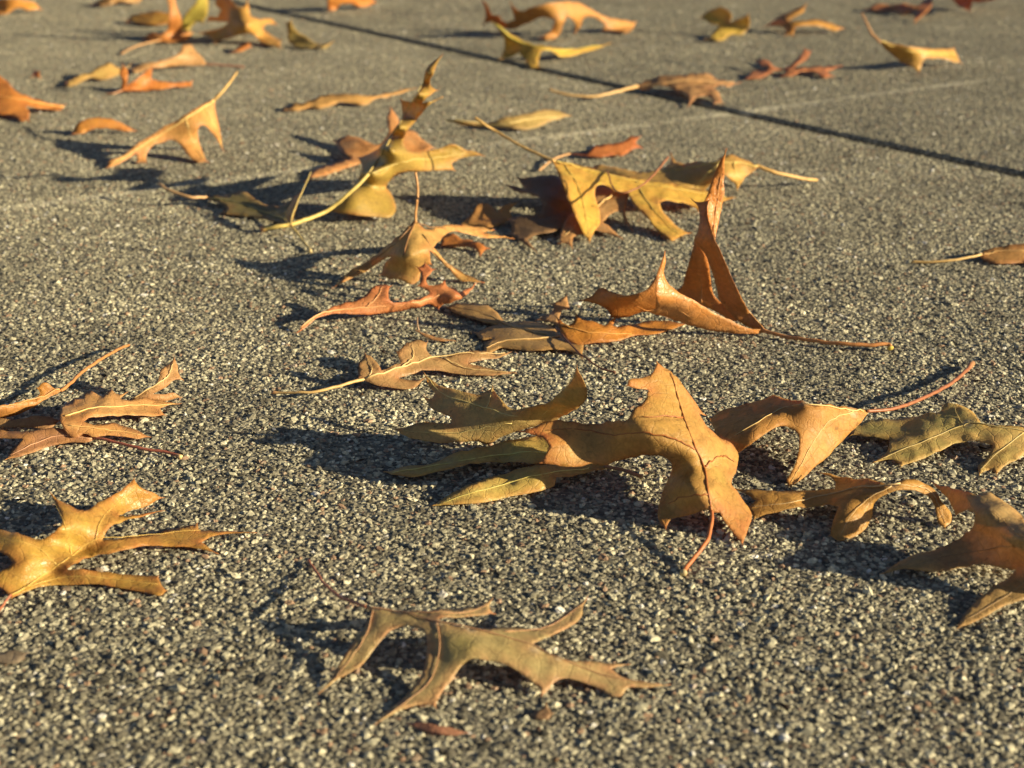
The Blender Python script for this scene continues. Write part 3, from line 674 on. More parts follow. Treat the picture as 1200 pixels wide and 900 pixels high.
# --- tall green-gold leaf
leaf('tall olive-gold leaf with a dark pointed tip and thick yellow stem',
     [([(385, 247), (400, 250), (415, 252), (440, 254), (460, 253), (464, 246), (462, 235), (457, 225), (452, 219), (460, 208), (475, 202), (490, 201), (510, 200), (532, 199), (529, 192), (537, 187), (547, 184), (565, 182), (556, 177), (547, 176), (540, 172), (531, 169), (515, 174), (500, 177), (486, 178), (478, 176), (473, 168), (474, 160), (480, 150), (487, 142), (495, 132), (503, 123), (518, 114), (505, 119), (494, 121), (500, 115), (511, 106), (505, 101), (504, 95), (508, 87), (511, 78), (517, 66), (507, 73), (500, 80), (497, 90), (495, 99), (489, 111), (483, 120), (470, 117), (471, 127), (471, 137), (466, 146), (459, 155), (452, 165), (440, 176), (420, 185), (424, 194), (423, 204), (416, 214), (400, 234)],
       [(385, 247, 12), (430, 205, 52), (412, 224, 32), (450, 175, 80), (465, 150, 102), (487, 112, 136), (503, 88, 160), (517, 67, 172), (440, 253, 8), (462, 248, 9), (452, 219, 27), (490, 201, 36), (468, 204, 40), (565, 182, 40), (532, 199, 28), (500, 178, 50), (474, 164, 70), (487, 142, 92), (518, 114, 122), (511, 106, 134), (420, 186, 30), (440, 177, 44), (459, 155, 70), (470, 118, 104), (420, 210, 30), (520, 187, 40), (470, 137, 86), (484, 120, 112), (496, 98, 138), (494, 132, 108)],
       [[(385, 246), (410, 226), (430, 206), (450, 176), (467, 148), (487, 112), (503, 86)], [(425, 217), (438, 219), (452, 220)], [(432, 205), (470, 190), (510, 186), (545, 180)]])],
     ((0.44, 0.32, 0.075), (0.40, 0.28, 0.075), (0.48, 0.22, 0.07)), stem=[(306, 268, 5), (325, 266, 8), (345, 262, 10), (365, 255, 13), (385, 246, 18), (410, 226, 36), (432, 204, 54)], stem_w=(5.2, 4.4), stem_c=(0.56, 0.42, 0.12), knob=(0.45, 0.18, 0.1), rib_c=(0.55, 0.42, 0.14), spacing=3.8, rib_w=1.3, wav=0.15)

# --- dark green leaf in its shadow
leaf('dark green leaf lying in deep shadow with a thin tan stem pointing left',
     [([(240, 231), (262, 228), (285, 225), (297, 232), (312, 240), (330, 240), (345, 230), (353, 226), (346, 240), (341, 265), (310, 257), (285, 253), (259, 250), (266, 244), (255, 237)],
       [(240, 231, 10), (285, 225, 14), (266, 243, 6), (259, 250, 3), (310, 257, 4), (341, 264, 10), (353, 226, 22), (312, 240, 10)],
       [[(244, 232), (280, 238), (335, 258)]])],
     ((0.20, 0.18, 0.07), (0.24, 0.19, 0.08), (0.50, 0.26, 0.10)), stem=[(186, 215, 22), (196, 222, 19), (210, 227, 16), (225, 231, 13), (242, 231, 10)], stem_w=(3.4, 3.4), stem_c=(0.52, 0.31, 0.14))
leaf('narrow olive curled leaf on a thin stalk crossing the thick yellow stem',
     [([(341, 263), (335, 253), (338, 243), (345, 233), (354, 224), (350, 236), (345, 250)],
       [(341, 263, 16), (336, 252, 18), (354, 225, 34), (345, 248, 24)], [])],
     OLIVE, stem=[(364, 294, 3), (357, 285, 4), (349, 274, 8), (341, 262, 16), (346, 243, 27), (357, 218, 40), (370, 189, 52)], stem_w=(3.0, 1.6), stem_c=(0.44, 0.33, 0.12), knob=(0.55, 0.42, 0.2))

# --- orange leaf behind the tall one
leaf('orange leaf with rounded lobes lying behind the tall olive-gold leaf',
     [([(392, 165), (405, 160), (420, 161), (432, 167), (445, 168), (454, 158), (454, 135), (458, 127), (466, 137), (471, 150), (482, 152), (495, 163), (509, 173), (495, 178), (478, 180), (455, 185), (430, 190), (419, 193), (400, 199), (380, 205), (357, 212), (370, 198), (392, 190), (412, 186), (401, 179)],
       [(392, 165, 16), (420, 161, 22), (457, 129, 36), (470, 152, 24), (508, 173, 10), (482, 153, 20), (478, 180, 6), (358, 210, 2), (385, 195, 8), (412, 187, 8), (430, 188, 6), (440, 172, 16)],
       [])],
     ((0.58, 0.33, 0.14), (0.55, 0.27, 0.09), (0.50, 0.24, 0.11)))

# --- golden leaf
leaf('bright golden leaf with two broad hanging lobes and a long thin stem',
     [([(647, 188), (665, 191), (690, 197), (710, 202), (735, 207), (760, 210), (790, 215), (812, 220), (835, 226), (860, 231), (848, 236), (835, 238), (826, 240), (819, 246), (812, 241), (803, 238), (793, 237), (780, 235), (773, 237), (775, 245), (783, 255), (793, 265), (807, 273), (797, 277), (787, 282), (777, 275), (768, 267), (757, 254), (746, 243), (738, 233), (735, 226), (720, 224), (714, 219), (706, 216), (699, 218), (697, 224), (698, 232), (701, 242), (703, 252), (703, 262), (697, 270), (691, 284), (686, 277), (681, 267), (675, 255), (669, 240), (662, 222), (655, 205)],
       [(647, 188, 56), (690, 197, 44), (735, 207, 34), (790, 215, 24), (860, 231, 7), (819, 245, 7), (773, 237, 19), (787, 281, 3), (807, 273, 3), (757, 254, 15), (735, 226, 26), (706, 217, 35), (703, 260, 11), (691, 283, 3), (675, 255, 23), (660, 215, 46), (690, 240, 25)],
       [[(648, 188), (690, 199), (735, 210), (790, 221), (850, 231)], [(662, 194), (680, 225), (690, 275)], [(745, 213), (765, 245), (795, 275)]])],
     ((0.64, 0.46, 0.09), (0.62, 0.38, 0.08), (0.52, 0.24, 0.08)), stem=[(557, 138, 94), (568, 146, 87), (582, 154, 79), (600, 165, 72), (625, 178, 63), (650, 189, 56)], stem_w=(3.2, 3.0), stem_c=(0.58, 0.36, 0.12), rib_c=(0.64, 0.47, 0.12), spacing=3.6, trans=0.38)
leaf('crumpled brown-orange leaf with thin dark red stem, under the bright golden leaf',
     [([(655, 285), (657, 272), (664, 256), (676, 246), (690, 240), (697, 230), (697, 221), (710, 218), (722, 224), (738, 226), (733, 248), (735, 256), (740, 268), (731, 258), (728, 246), (716, 250), (706, 260), (716, 267), (728, 279), (708, 272), (692, 270), (682, 274), (673, 277), (670, 289), (662, 286)],
       [(656, 284, 3), (664, 256, 14), (690, 240, 18), (710, 219, 24), (737, 227, 24), (716, 250, 12), (706, 260, 9), (728, 278, 2), (740, 267, 2), (733, 248, 12), (670, 287, 2), (685, 265, 10)],
       [[(720, 226), (705, 238), (685, 256), (662, 276)]])],
     ((0.54, 0.34, 0.14), (0.44, 0.26, 0.11), (0.48, 0.23, 0.09)), stem=[(783, 184, 62), (775, 194, 60), (765, 206, 57), (752, 217, 54), (738, 224, 52), (724, 225, 51), (717, 217, 54), (712, 200, 62)], stem_w=(2.6, 1.6), stem_c=(0.26, 0.10, 0.04), spacing=3.6, wav=1.2)
leaf('pale gold leaf with stem pointing right, behind the tall rust-orange leaf',
     [([(888, 195), (876, 189), (866, 186), (856, 181), (847, 183), (838, 188), (828, 189), (815, 190), (800, 192), (793, 190), (786, 179), (785, 191), (778, 195), (764, 199), (748, 202), (730, 198), (710, 193), (690, 196), (705, 203), (722, 206), (745, 211), (775, 218), (800, 225), (815, 226), (826, 222), (834, 214), (841, 207), (850, 204), (855, 208), (860, 215), (864, 222), (869, 214), (876, 205), (884, 200)],
       [(888, 196, 28), (866, 186, 36), (853, 182, 40), (864, 221, 5), (850, 205, 26), (815, 190, 28), (786, 180, 26), (820, 224, 4), (800, 222, 8), (764, 202, 16), (692, 196, 14), (745, 210, 14), (876, 200, 24)],
       [[(888, 195), (850, 190), (810, 196), (760, 203)], [(860, 190), (864, 216)], [(845, 191), (825, 208), (815, 221)]])],
     ((0.56, 0.38, 0.11), (0.50, 0.32, 0.10), (0.50, 0.25, 0.09)), stem=[(957, 211, 6), (945, 210, 10), (930, 207, 15), (912, 203, 21), (900, 199, 25), (886, 194, 29)], stem_w=(3.4, 4.4), stem_c=(0.60, 0.36, 0.12), spacing=3.6)
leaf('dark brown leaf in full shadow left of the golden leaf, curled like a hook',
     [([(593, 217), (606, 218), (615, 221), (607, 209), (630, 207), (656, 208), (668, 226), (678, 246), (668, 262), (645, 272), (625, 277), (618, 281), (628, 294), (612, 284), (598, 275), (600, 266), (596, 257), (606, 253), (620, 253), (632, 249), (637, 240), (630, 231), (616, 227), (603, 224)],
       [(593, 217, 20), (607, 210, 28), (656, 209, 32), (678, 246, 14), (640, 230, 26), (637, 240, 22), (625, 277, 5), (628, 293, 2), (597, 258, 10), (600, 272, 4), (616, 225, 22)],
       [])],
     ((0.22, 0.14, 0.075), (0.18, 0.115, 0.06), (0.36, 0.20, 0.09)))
leaf('small orange-brown curled leaf between the tent-like leaf and dark hooked leaf',
     [([(542, 262), (553, 249), (561, 240), (573, 240), (583, 248), (590, 241), (606, 237), (597, 247), (600, 255), (590, 261), (575, 266), (558, 264)],
       [(542, 262, 3), (561, 241, 16), (573, 241, 14), (583, 250, 9), (606, 238, 20), (600, 255, 8), (575, 265, 3)], [])],
     ((0.48, 0.27, 0.09), (0.40, 0.20, 0.07), (0.52, 0.30, 0.1)))

# --- middle distance singles
leaf('orange-red narrow leaf lying flat with a thin stem, behind the golden leaf',
     [([(667, 180), (690, 178), (697, 171), (715, 168), (730, 166), (740, 160), (749, 160), (745, 168), (751, 173), (740, 176), (728, 183), (720, 182), (705, 184), (690, 183)],
       [(667, 180, 6), (697, 171, 12), (748, 160, 14), (750, 173, 5), (725, 182, 3), (690, 183, 4)], [])],
     ((0.52, 0.20, 0.06), (0.46, 0.17, 0.055), (0.40, 0.12, 0.05)), stem=[(632, 200, 2), (642, 191, 4), (652, 185, 6), (668, 180, 7)], stem_w=(2.6, 2.4), stem_c=(0.5, 0.28, 0.12))
leaf('dull olive-tan leaf lying flat alone behind the golden leaf\'s stem',
     [([(521, 140), (535, 141), (560, 144), (578, 144), (590, 138), (605, 135), (620, 132), (640, 128), (655, 130), (668, 136), (655, 140), (642, 143), (630, 149), (605, 152), (590, 150), (575, 149), (550, 148), (532, 144)],
       [(521, 140, 11), (548, 144, 9), (575, 144, 9), (640, 129, 16), (668, 136, 6), (605, 151, 4), (550, 147, 4), (610, 140, 12)], [[(525, 141), (580, 147), (620, 140), (665, 136)]])],
     ((0.42, 0.32, 0.12), (0.38, 0.28, 0.10), (0.50, 0.32, 0.16)))
leaf('long thin tan leaf lying flat left of the tall dark leaf tip',
     [([(334, 129), (342, 122), (358, 120), (370, 115), (380, 111), (400, 110), (425, 111), (440, 112), (455, 109), (470, 106), (487, 103), (475, 108), (455, 113), (440, 116), (432, 121), (422, 123), (412, 121), (400, 120), (388, 124), (375, 127), (362, 126), (350, 129)],
       [(334, 128, 3), (380, 112, 12), (425, 111, 12), (487, 103, 8), (430, 121, 3), (375, 127, 2), (455, 111, 8)], [])],
     ((0.54, 0.34, 0.12), (0.48, 0.29, 0.10), (0.48, 0.26, 0.10)))
leaf('gold leaf propped on its lobe tips with its thin stem raised',
     [([(252, 115), (252, 125), (255, 140), (258, 155), (261, 175), (255, 165), (248, 155), (240, 148), (235, 147), (232, 153), (233, 165), (237, 177), (242, 189), (232, 190), (222, 184), (215, 175), (208, 166), (200, 164), (190, 166), (178, 172), (172, 180), (171, 190), (161, 190), (160, 181), (148, 187), (135, 194), (126, 196), (127, 190), (138, 185), (150, 178), (162, 168), (175, 159), (190, 150), (205, 142), (220, 133), (235, 123)],
       [(252, 116, 60), (261, 174, 3), (242, 189, 2), (235, 147, 38), (205, 143, 42), (126, 195, 2), (170, 189, 2), (200, 164, 22), (162, 172, 18), (255, 140, 38), (225, 185, 6)],
       [[(251, 117), (220, 138), (175, 166), (130, 193)], [(240, 126), (250, 145), (259, 170)], [(218, 140), (225, 165), (238, 186)]])],
     ((0.60, 0.36, 0.12), (0.56, 0.30, 0.10), (0.52, 0.25, 0.12)), stem=[(278, 84, 82), (269, 97, 76), (260, 108, 69), (251, 117, 61)], stem_w=(2.2, 4.0), stem_c=(0.54, 0.34, 0.12), spacing=3.4, trans=0.38)
leaf('short curled orange-tan leaf just left of the propped gold leaf',
     [([(85, 157), (88, 148), (95, 142), (105, 139), (120, 139), (135, 141), (145, 145), (157, 153), (145, 154), (130, 151), (118, 150), (105, 153), (95, 157)],
       [(85, 156, 3), (95, 142, 16), (120, 139, 18), (157, 153, 3), (118, 150, 8), (95, 156, 3)], [])], GOLDO)
leaf('orange leaf with a pointed right lobe cut off by the left edge',
     [([(-45, 92), (0, 89), (8, 95), (17, 105), (30, 111), (45, 117), (60, 121), (76, 123), (72, 128), (55, 128), (40, 126), (30, 124), (35, 133), (33, 141), (22, 141), (17, 136), (0, 134), (-45, 130)],
       [(-45, 95, 30), (0, 90, 36), (30, 111, 20), (76, 124, 3), (33, 140, 2), (0, 134, 6), (30, 124, 10), (-45, 128, 8)], [[(75, 125), (30, 118), (-30, 108)]])], ORANGE, spacing=3.4)
leaf('tan leaf with yellowish bent middle, left of the small two-flapped orange leaf',
     [([(74, 99), (82, 94), (95, 88), (108, 83), (120, 76), (130, 74), (140, 80), (152, 76), (141, 86), (128, 92), (115, 93), (107, 91), (95, 96), (80, 101)],
       [(74, 99, 3), (120, 76, 16), (130, 75, 16), (152, 77, 8), (128, 92, 3), (95, 95, 3)], [])],
     ((0.50, 0.36, 0.12), (0.46, 0.30, 0.10), (0.42, 0.24, 0.1)), spacing=3.4)
leaf('pale tan leaf with peaked end, behind the small two-flapped orange leaf',
     [([(150, 80), (165, 76), (185, 72), (203, 67), (211, 60), (215, 52), (222, 51), (230, 60), (244, 76), (230, 77), (210, 77), (190, 79), (170, 82), (155, 85)],
       [(150, 81, 3), (205, 66, 16), (220, 52, 26), (244, 76, 4), (210, 77, 4), (170, 82, 3)], [])],
     PALE, stem=[(286, 78, 2), (270, 77, 3), (242, 75, 5)], stem_w=(2, 2.2), stem_c=(0.30, 0.14, 0.09), spacing=3.4)
leaf('small two-flapped orange leaf with a thin stem, upper left',
     [([(141, 107), (143, 95), (140, 85), (144, 77), (149, 82), (150, 90), (148, 100), (156, 95), (166, 88), (178, 78), (178, 86), (177, 92), (190, 95), (208, 97), (225, 95), (224, 101), (205, 102), (185, 105), (165, 106), (150, 107)],
       [(141, 107, 2), (144, 78, 30), (150, 90, 20), (178, 79, 28), (177, 92, 14), (225, 98, 4), (165, 106, 2), (190, 104, 3)], [])],
     ((0.55, 0.23, 0.055), (0.50, 0.19, 0.05), (0.44, 0.17, 0.06)), stem=[(124, 110, 2), (133, 109, 3), (143, 106, 4)], stem_w=(1.8, 2), stem_c=(0.4, 0.2, 0.1), spacing=3.4)
leaf('tiny orange leaf scrap alone near the upper left edge',
     [([(37, 90), (40, 83), (46, 84), (47, 91)], [(37, 90, 2), (43, 83, 8), (47, 91, 3)], [])], ORANGE, name='leaf_scrap', cat='leaf scrap', group='leaf scraps on the pavement')

# --- far row
leaf('yellow-tan flat leaf at the left end of the far upper-left cluster',
     [([(149, 25), (154, 18), (170, 15), (185, 13), (200, 16), (202, 27), (185, 29), (165, 28)], [(149, 25, 3), (185, 14, 14), (202, 22, 8), (175, 28, 3)], [])], GOLD, spacing=3.4)
leaf('upright orange leaf with trailing stem in the far upper-left cluster',
     [([(192, -12), (205, -14), (207, 8), (212, 20), (214, 35), (225, 38), (222, 45), (205, 49), (188, 49), (176, 48), (166, 45), (178, 38), (190, 40), (196, 35), (197, 24), (198, 12)],
       [(198, -13, 62), (205, 10, 40), (198, 25, 26), (214, 35, 12), (222, 44, 3), (190, 48, 2), (166, 45, 3)], [])],
     ((0.54, 0.24, 0.07), (0.48, 0.20, 0.06), (0.50, 0.28, 0.1)), stem=[(142, 63, 2), (155, 56, 3), (170, 51, 4), (188, 47, 4)], stem_w=(1.8, 2.2), stem_c=(0.48, 0.27, 0.12), spacing=3.4)
leaf('yellow-green upright leaf standing between two orange leaves in the far upper-left cluster',
     [([(214, 35), (213, 24), (220, 14), (230, 2), (233, -10), (243, -10), (244, 10), (242, 20), (237, 27), (230, 26), (226, 30), (222, 37)],
       [(214, 35, 5), (238, -9, 52), (243, 15, 26), (222, 36, 3), (214, 24, 18), (235, 27, 12)], [])], LIME, spacing=3.4)
leaf('golden many-lobed leaf, largest of the far upper-left cluster',
     [([(234, 38), (245, 36), (258, 33), (268, 27), (258, 25), (243, 25), (245, 20), (255, 20), (258, 12), (252, 5), (255, -6), (268, -2), (280, 8), (287, 7), (290, 0), (292, 10), (294, 18), (303, 22), (320, 23), (323, 28), (312, 29), (308, 33), (318, 42), (329, 47), (328, 55), (318, 54), (305, 49), (296, 40), (285, 40), (275, 43), (262, 46), (252, 50), (246, 44)],
       [(234, 38, 4), (252, 49, 2), (323, 26, 16), (328, 53, 3), (285, 5, 46), (290, 30, 26), (255, -5, 52), (243, 23, 18), (300, 45, 8), (268, 35, 16)],
       [])],
     ((0.56, 0.35, 0.09), (0.52, 0.29, 0.08), (0.48, 0.22, 0.07)), spacing=3.4)
leaf('small orange leaf scrap in front of the golden many-lobed leaf',
     [([(272, 61), (282, 53), (292, 50), (294, 55), (283, 60)], [(272, 61, 2), (292, 51, 8), (284, 60, 2)], [])], ORANGE, name='leaf_scrap', cat='leaf scrap', group='leaf scraps on the pavement')
leaf('small olive leaf standing with a pointed tip right of the golden many-lobed leaf',
     [([(336, 27), (341, 24), (345, 33), (350, 38), (358, 42), (366, 48), (376, 52), (389, 50), (383, 56), (370, 56), (358, 56), (345, 54), (338, 48), (337, 36)],
       [(338, 25, 32), (350, 38, 16), (387, 52, 5), (370, 56, 2), (340, 50, 4)], [])],
     ((0.42, 0.34, 0.12), (0.38, 0.29, 0.10), (0.48, 0.30, 0.12)), spacing=3.4)
leaf('orange leaf at the top edge, right of the far upper-left cluster',
     [([(385, 12), (383, 2), (386, -8), (400, -12), (420, -10), (432, -4), (441, 3), (432, 7), (420, 8), (408, 4), (400, 5), (393, 12)],
       [(386, 12, 2), (400, -11, 26), (441, 3, 5), (420, 8, 3), (400, 4, 10)], [])], ORANGE, spacing=3.4)
leaf('orange-tan leaf in the top left corner of the photo',
     [([(-20, 13), (-15, 0), (8, -2), (25, -1), (40, 3), (48, 11), (35, 12), (20, 10), (8, 16)], [(-18, 10, 4), (8, -1, 18), (48, 11, 3), (8, 15, 2)], [])], GOLDO, spacing=3.4)
leaf('brown sliver of leaf at top edge, left of the far cluster',
     [([(107, 5), (125, -4), (150, -8), (170, -7), (165, 1), (140, 3), (120, 7)], [(107, 5, 2), (150, -7, 14), (168, -4, 8), (130, 5, 3)], [])], TAN, spacing=3.4)
leaf('orange-brown arched leaf standing on several lobes at the top centre',
     [([(564, -2), (571, 6), (576, 17), (583, 17), (590, 25), (603, 23), (598, 3), (607, 12), (625, 8), (650, 3), (678, 3), (697, 13), (712, 20), (728, 23), (745, 26), (742, 33), (736, 38), (720, 36), (707, 35), (708, 27), (695, 20), (686, 20), (680, 31), (674, 39), (672, 24), (665, 19), (660, 28), (656, 40), (644, 47), (631, 45), (646, 36), (650, 22), (636, 20), (618, 27), (603, 34), (585, 31), (577, 26), (567, 28), (569, 17)],
       [(564, -1, 40), (600, 5, 44), (650, 3, 46), (678, 4, 40), (697, 13, 28), (745, 28, 6), (720, 36, 3), (674, 38, 3), (635, 45, 2), (603, 33, 8), (585, 29, 8), (567, 27, 10), (636, 20, 28), (660, 28, 20)],
       [])],
     ((0.54, 0.30, 0.09), (0.48, 0.25, 0.08), (0.44, 0.20, 0.08)), spacing=3.4)
leaf('yellow leaf with one short hanging lobe in front of the arched top-centre leaf',
     [([(577, 26), (588, 33), (600, 41), (615, 48), (628, 53), (645, 55), (660, 57), (672, 58), (690, 55), (714, 51), (700, 57), (685, 61), (672, 65), (655, 66), (645, 59), (634, 60), (631, 69), (631, 78), (621, 79), (614, 69), (607, 62), (601, 66), (586, 69), (591, 57), (590, 44)],
       [(577, 26, 44), (600, 41, 30), (645, 56, 16), (714, 51, 4), (672, 64, 4), (626, 78, 2), (586, 68, 2), (607, 61, 10), (590, 46, 24)],
       [[(580, 29), (610, 49), (650, 59), (705, 54)]])],
     ((0.58, 0.42, 0.07), (0.54, 0.36, 0.07), (0.52, 0.30, 0.08)), spacing=3.4)
leaf('small yellow curled leaf near the top right of centre',
     [([(822, 20), (828, 14), (836, 10), (845, 8), (855, 14), (858, 20), (854, 26), (866, 22), (877, 17), (879, 25), (875, 36), (868, 41), (858, 40), (846, 47), (826, 46), (836, 38), (842, 30), (832, 27)],
       [(822, 20, 20), (845, 9, 32), (877, 18, 26), (868, 40, 4), (835, 46, 2), (842, 30, 12)], [])],
     ((0.60, 0.46, 0.09), (0.54, 0.40, 0.10), (0.48, 0.26, 0.10)), spacing=3.4)
leaf('orange-yellow forked leaf at the top, right of the small yellow curled leaf',
     [([(897, 31), (904, 26), (912, 20), (925, 13), (938, 8), (945, 5), (941, 14), (930, 20), (923, 25), (935, 25), (955, 23), (970, 26), (987, 33), (980, 36), (965, 32), (945, 30), (932, 32), (929, 41), (921, 41), (921, 33), (912, 31)],
       [(898, 30, 5), (943, 7, 26), (970, 26, 12), (986, 34, 4), (925, 40, 2), (925, 26, 14)], [])],
     ((0.54, 0.32, 0.08), (0.48, 0.26, 0.07), (0.46, 0.20, 0.06)), spacing=3.4)
leaf('reddish brown spiky leaf with a bright orange fork at the top right',
     [([(1015, 11), (1030, 4), (1045, 6), (1060, 4), (1075, 7), (1083, 0), (1094, -5), (1091, 8), (1082, 18), (1072, 26), (1072, 18), (1079, 11), (1068, 13), (1058, 17), (1050, 13), (1035, 13)],
       [(1015, 11, 4), (1060, 5, 12), (1093, -4, 18), (1073, 25, 2), (1050, 13, 4)], [])], ((0.50, 0.22, 0.09), (0.40, 0.16, 0.075), (0.55, 0.28, 0.08)), spacing=3.4)
leaf('dark red leaf cut by the top edge near the top right corner',
     [([(1108, -12), (1130, -18), (1165, -16), (1180, -4), (1150, 2), (1140, 2), (1136, 12), (1124, 8), (1116, 0)],
       [(1108, -12, 20), (1165, -15, 36), (1180, -4, 26), (1136, 11, 3), (1120, 2, 8)], [])], REDBR, spacing=3.4)
leaf('golden leaf with a raised stem beyond the paving joint, upper right',
     [([(1030, 48), (1045, 51), (1065, 54), (1085, 57), (1105, 57), (1118, 56), (1121, 63), (1125, 73), (1115, 72), (1105, 69), (1090, 69), (1083, 70), (1080, 76), (1077, 84), (1068, 79), (1055, 72), (1044, 63), (1036, 56)],
       [(1030, 48, 38), (1065, 54, 32), (1118, 57, 18), (1125, 72, 6), (1077, 83, 2), (1050, 67, 16), (1085, 68, 16)],
       [[(1031, 49), (1070, 60), (1119, 64)]])],
     ((0.58, 0.37, 0.09), (0.54, 0.32, 0.08), (0.34, 0.16, 0.08)), stem=[(1010, 16, 66), (1016, 28, 58), (1023, 41, 46), (1032, 50, 38)], stem_w=(2.6, 3.0), stem_c=(0.50, 0.26, 0.11), spacing=3.4)
leaf('red-brown crumpled leaf with pointed fingers, left of golden raised-stem leaf',
     [([(885, 71), (897, 69), (905, 76), (915, 80), (925, 76), (935, 67), (942, 58), (950, 60), (947, 67), (938, 74), (930, 79), (950, 78), (970, 77), (985, 77), (975, 82), (968, 83), (975, 89), (965, 91), (952, 84), (938, 84), (928, 89), (917, 89), (921, 83), (908, 83), (893, 91), (875, 92), (878, 85), (895, 83), (900, 79), (890, 76)],
       [(885, 71, 10), (945, 59, 18), (985, 78, 6), (970, 90, 2), (920, 88, 2), (878, 91, 2), (925, 79, 9)], [])],
     ((0.54, 0.25, 0.11), (0.46, 0.19, 0.085), (0.40, 0.15, 0.07)), spacing=3.4)
leaf('brown crumpled leaf with a long tan stem pointing left, lying across the joint',
     [([(745, 101), (760, 92), (780, 89), (800, 88), (815, 85), (830, 86), (835, 90), (850, 94), (866, 97), (855, 101), (840, 101), (835, 104), (843, 110), (846, 120), (837, 121), (831, 112), (820, 112), (807, 124), (806, 114), (790, 105), (770, 101), (754, 106)],
       [(745, 101, 8), (800, 88, 20), (830, 86, 20), (866, 98, 10), (843, 119, 2), (807, 123, 2), (770, 101, 10), (800, 104, 10), (754, 105, 5)],
       [[(748, 102), (800, 95), (860, 97)]])],
     ((0.50, 0.30, 0.13), (0.40, 0.23, 0.11), (0.44, 0.20, 0.1)), stem=[(643, 105, 13), (665, 111, 8), (695, 113, 6), (720, 108, 8), (747, 101, 9)], stem_w=(2.6, 4.0), stem_c=(0.54, 0.34, 0.14), spacing=3.4, wav=1.6)

# ============================================================================
# PAVING
# ============================================================================
a0, a1 = at(330, 15), at(1200, 205)
JD = Vector((a1.x - a0.x, a1.y - a0.y, 0)).normalized()      # along the open joint
JN = Vector((-JD.y, JD.x, 0))                                # across it, away from the camera
if JN.y < 0:
    JN = -JN
jt = a0.dot(JN)                                              # joint offset
p0, p1 = at(0, 245), at(1200, 88)
PD = Vector((p1.x - p0.x, p1.y - p0.y, 0)).normalized()
PN = Vector((-PD.y, PD.x, 0))
pt = p0.dot(PN)
GAP = 0.0092


def paving_material(name, slab=True):
    m, t = new_mat(name)
    out = t.n('ShaderNodeOutputMaterial')
    P = t.n('ShaderNodeTexCoord').outputs['Object']
    big = t.n('ShaderNodeTexNoise', {'Vector': P, 'Scale': 3.2, 'Detail': 5.0, 'Roughness': 0.6})
    mid = t.n('ShaderNodeTexNoise', {'Vector': P, 'Scale': 60.0, 'Detail': 5.0, 'Roughness': 0.65})
    fine = t.n('ShaderNodeTexNoise', {'Vector': P, 'Scale': 900.0, 'Detail': 3.0})
    vor = t.n('ShaderNodeTexVoronoi', {'Vector': P, 'Scale': 420.0})
    col = t.mix(t.maprange(big.outputs[0], 0.35, 0.65), (0.15, 0.138, 0.102), (0.215, 0.198, 0.148))
    col = t.mix(t.maprange(mid.outputs[0], 0.4, 0.7), col, (0.11, 0.10, 0.08))
    col = t.mix(t.maprange(vor.outputs['Color'], 0.55, 0.75), col, (0.42, 0.375, 0.27))
    # flush pale mortar seam: an uneven worn line
    d = t.n('ShaderNodeVectorMath', {0: P, 1: tuple(PN)}, operation='DOT_PRODUCT').outputs['Value']
    wob = t.math('MULTIPLY', t.math('SUBTRACT', mid.outputs[0], 0.5), 0.02)
    dd = t.math('ABSOLUTE', t.math('ADD', t.math('SUBTRACT', d, pt), wob))
    seam = t.math('MULTIPLY', t.maprange(dd, 0.006, 0.013, 1.0, 0.0), t.maprange(t.n('ShaderNodeTexNoise', {'Vector': P, 'Scale': 9.0, 'Detail': 4.0}).outputs[0], 0.42, 0.6, 0.1, 0.85))
    col = t.mix(seam, col, (0.60, 0.54, 0.40))
    hgt = t.math('ADD', t.math('MULTIPLY', vor.outputs['Distance'], -1.2), t.math('MULTIPLY', fine.outputs[0], 0.5))
    bmp = t.n('ShaderNodeBump', {'Strength': 0.8, 'Distance': 0.0012, 'Height': hgt})
    pr = t.n('ShaderNodeBsdfPrincipled', {'Base Color': col, 'Roughness': 0.85, 'Normal': bmp.outputs[0]})
    pr.inputs['Specular IOR Level'].default_value = 0.25
    t.t.links.new(pr.outputs[0], out.inputs[0])
    return m


pave = paving_material('weathered_concrete')


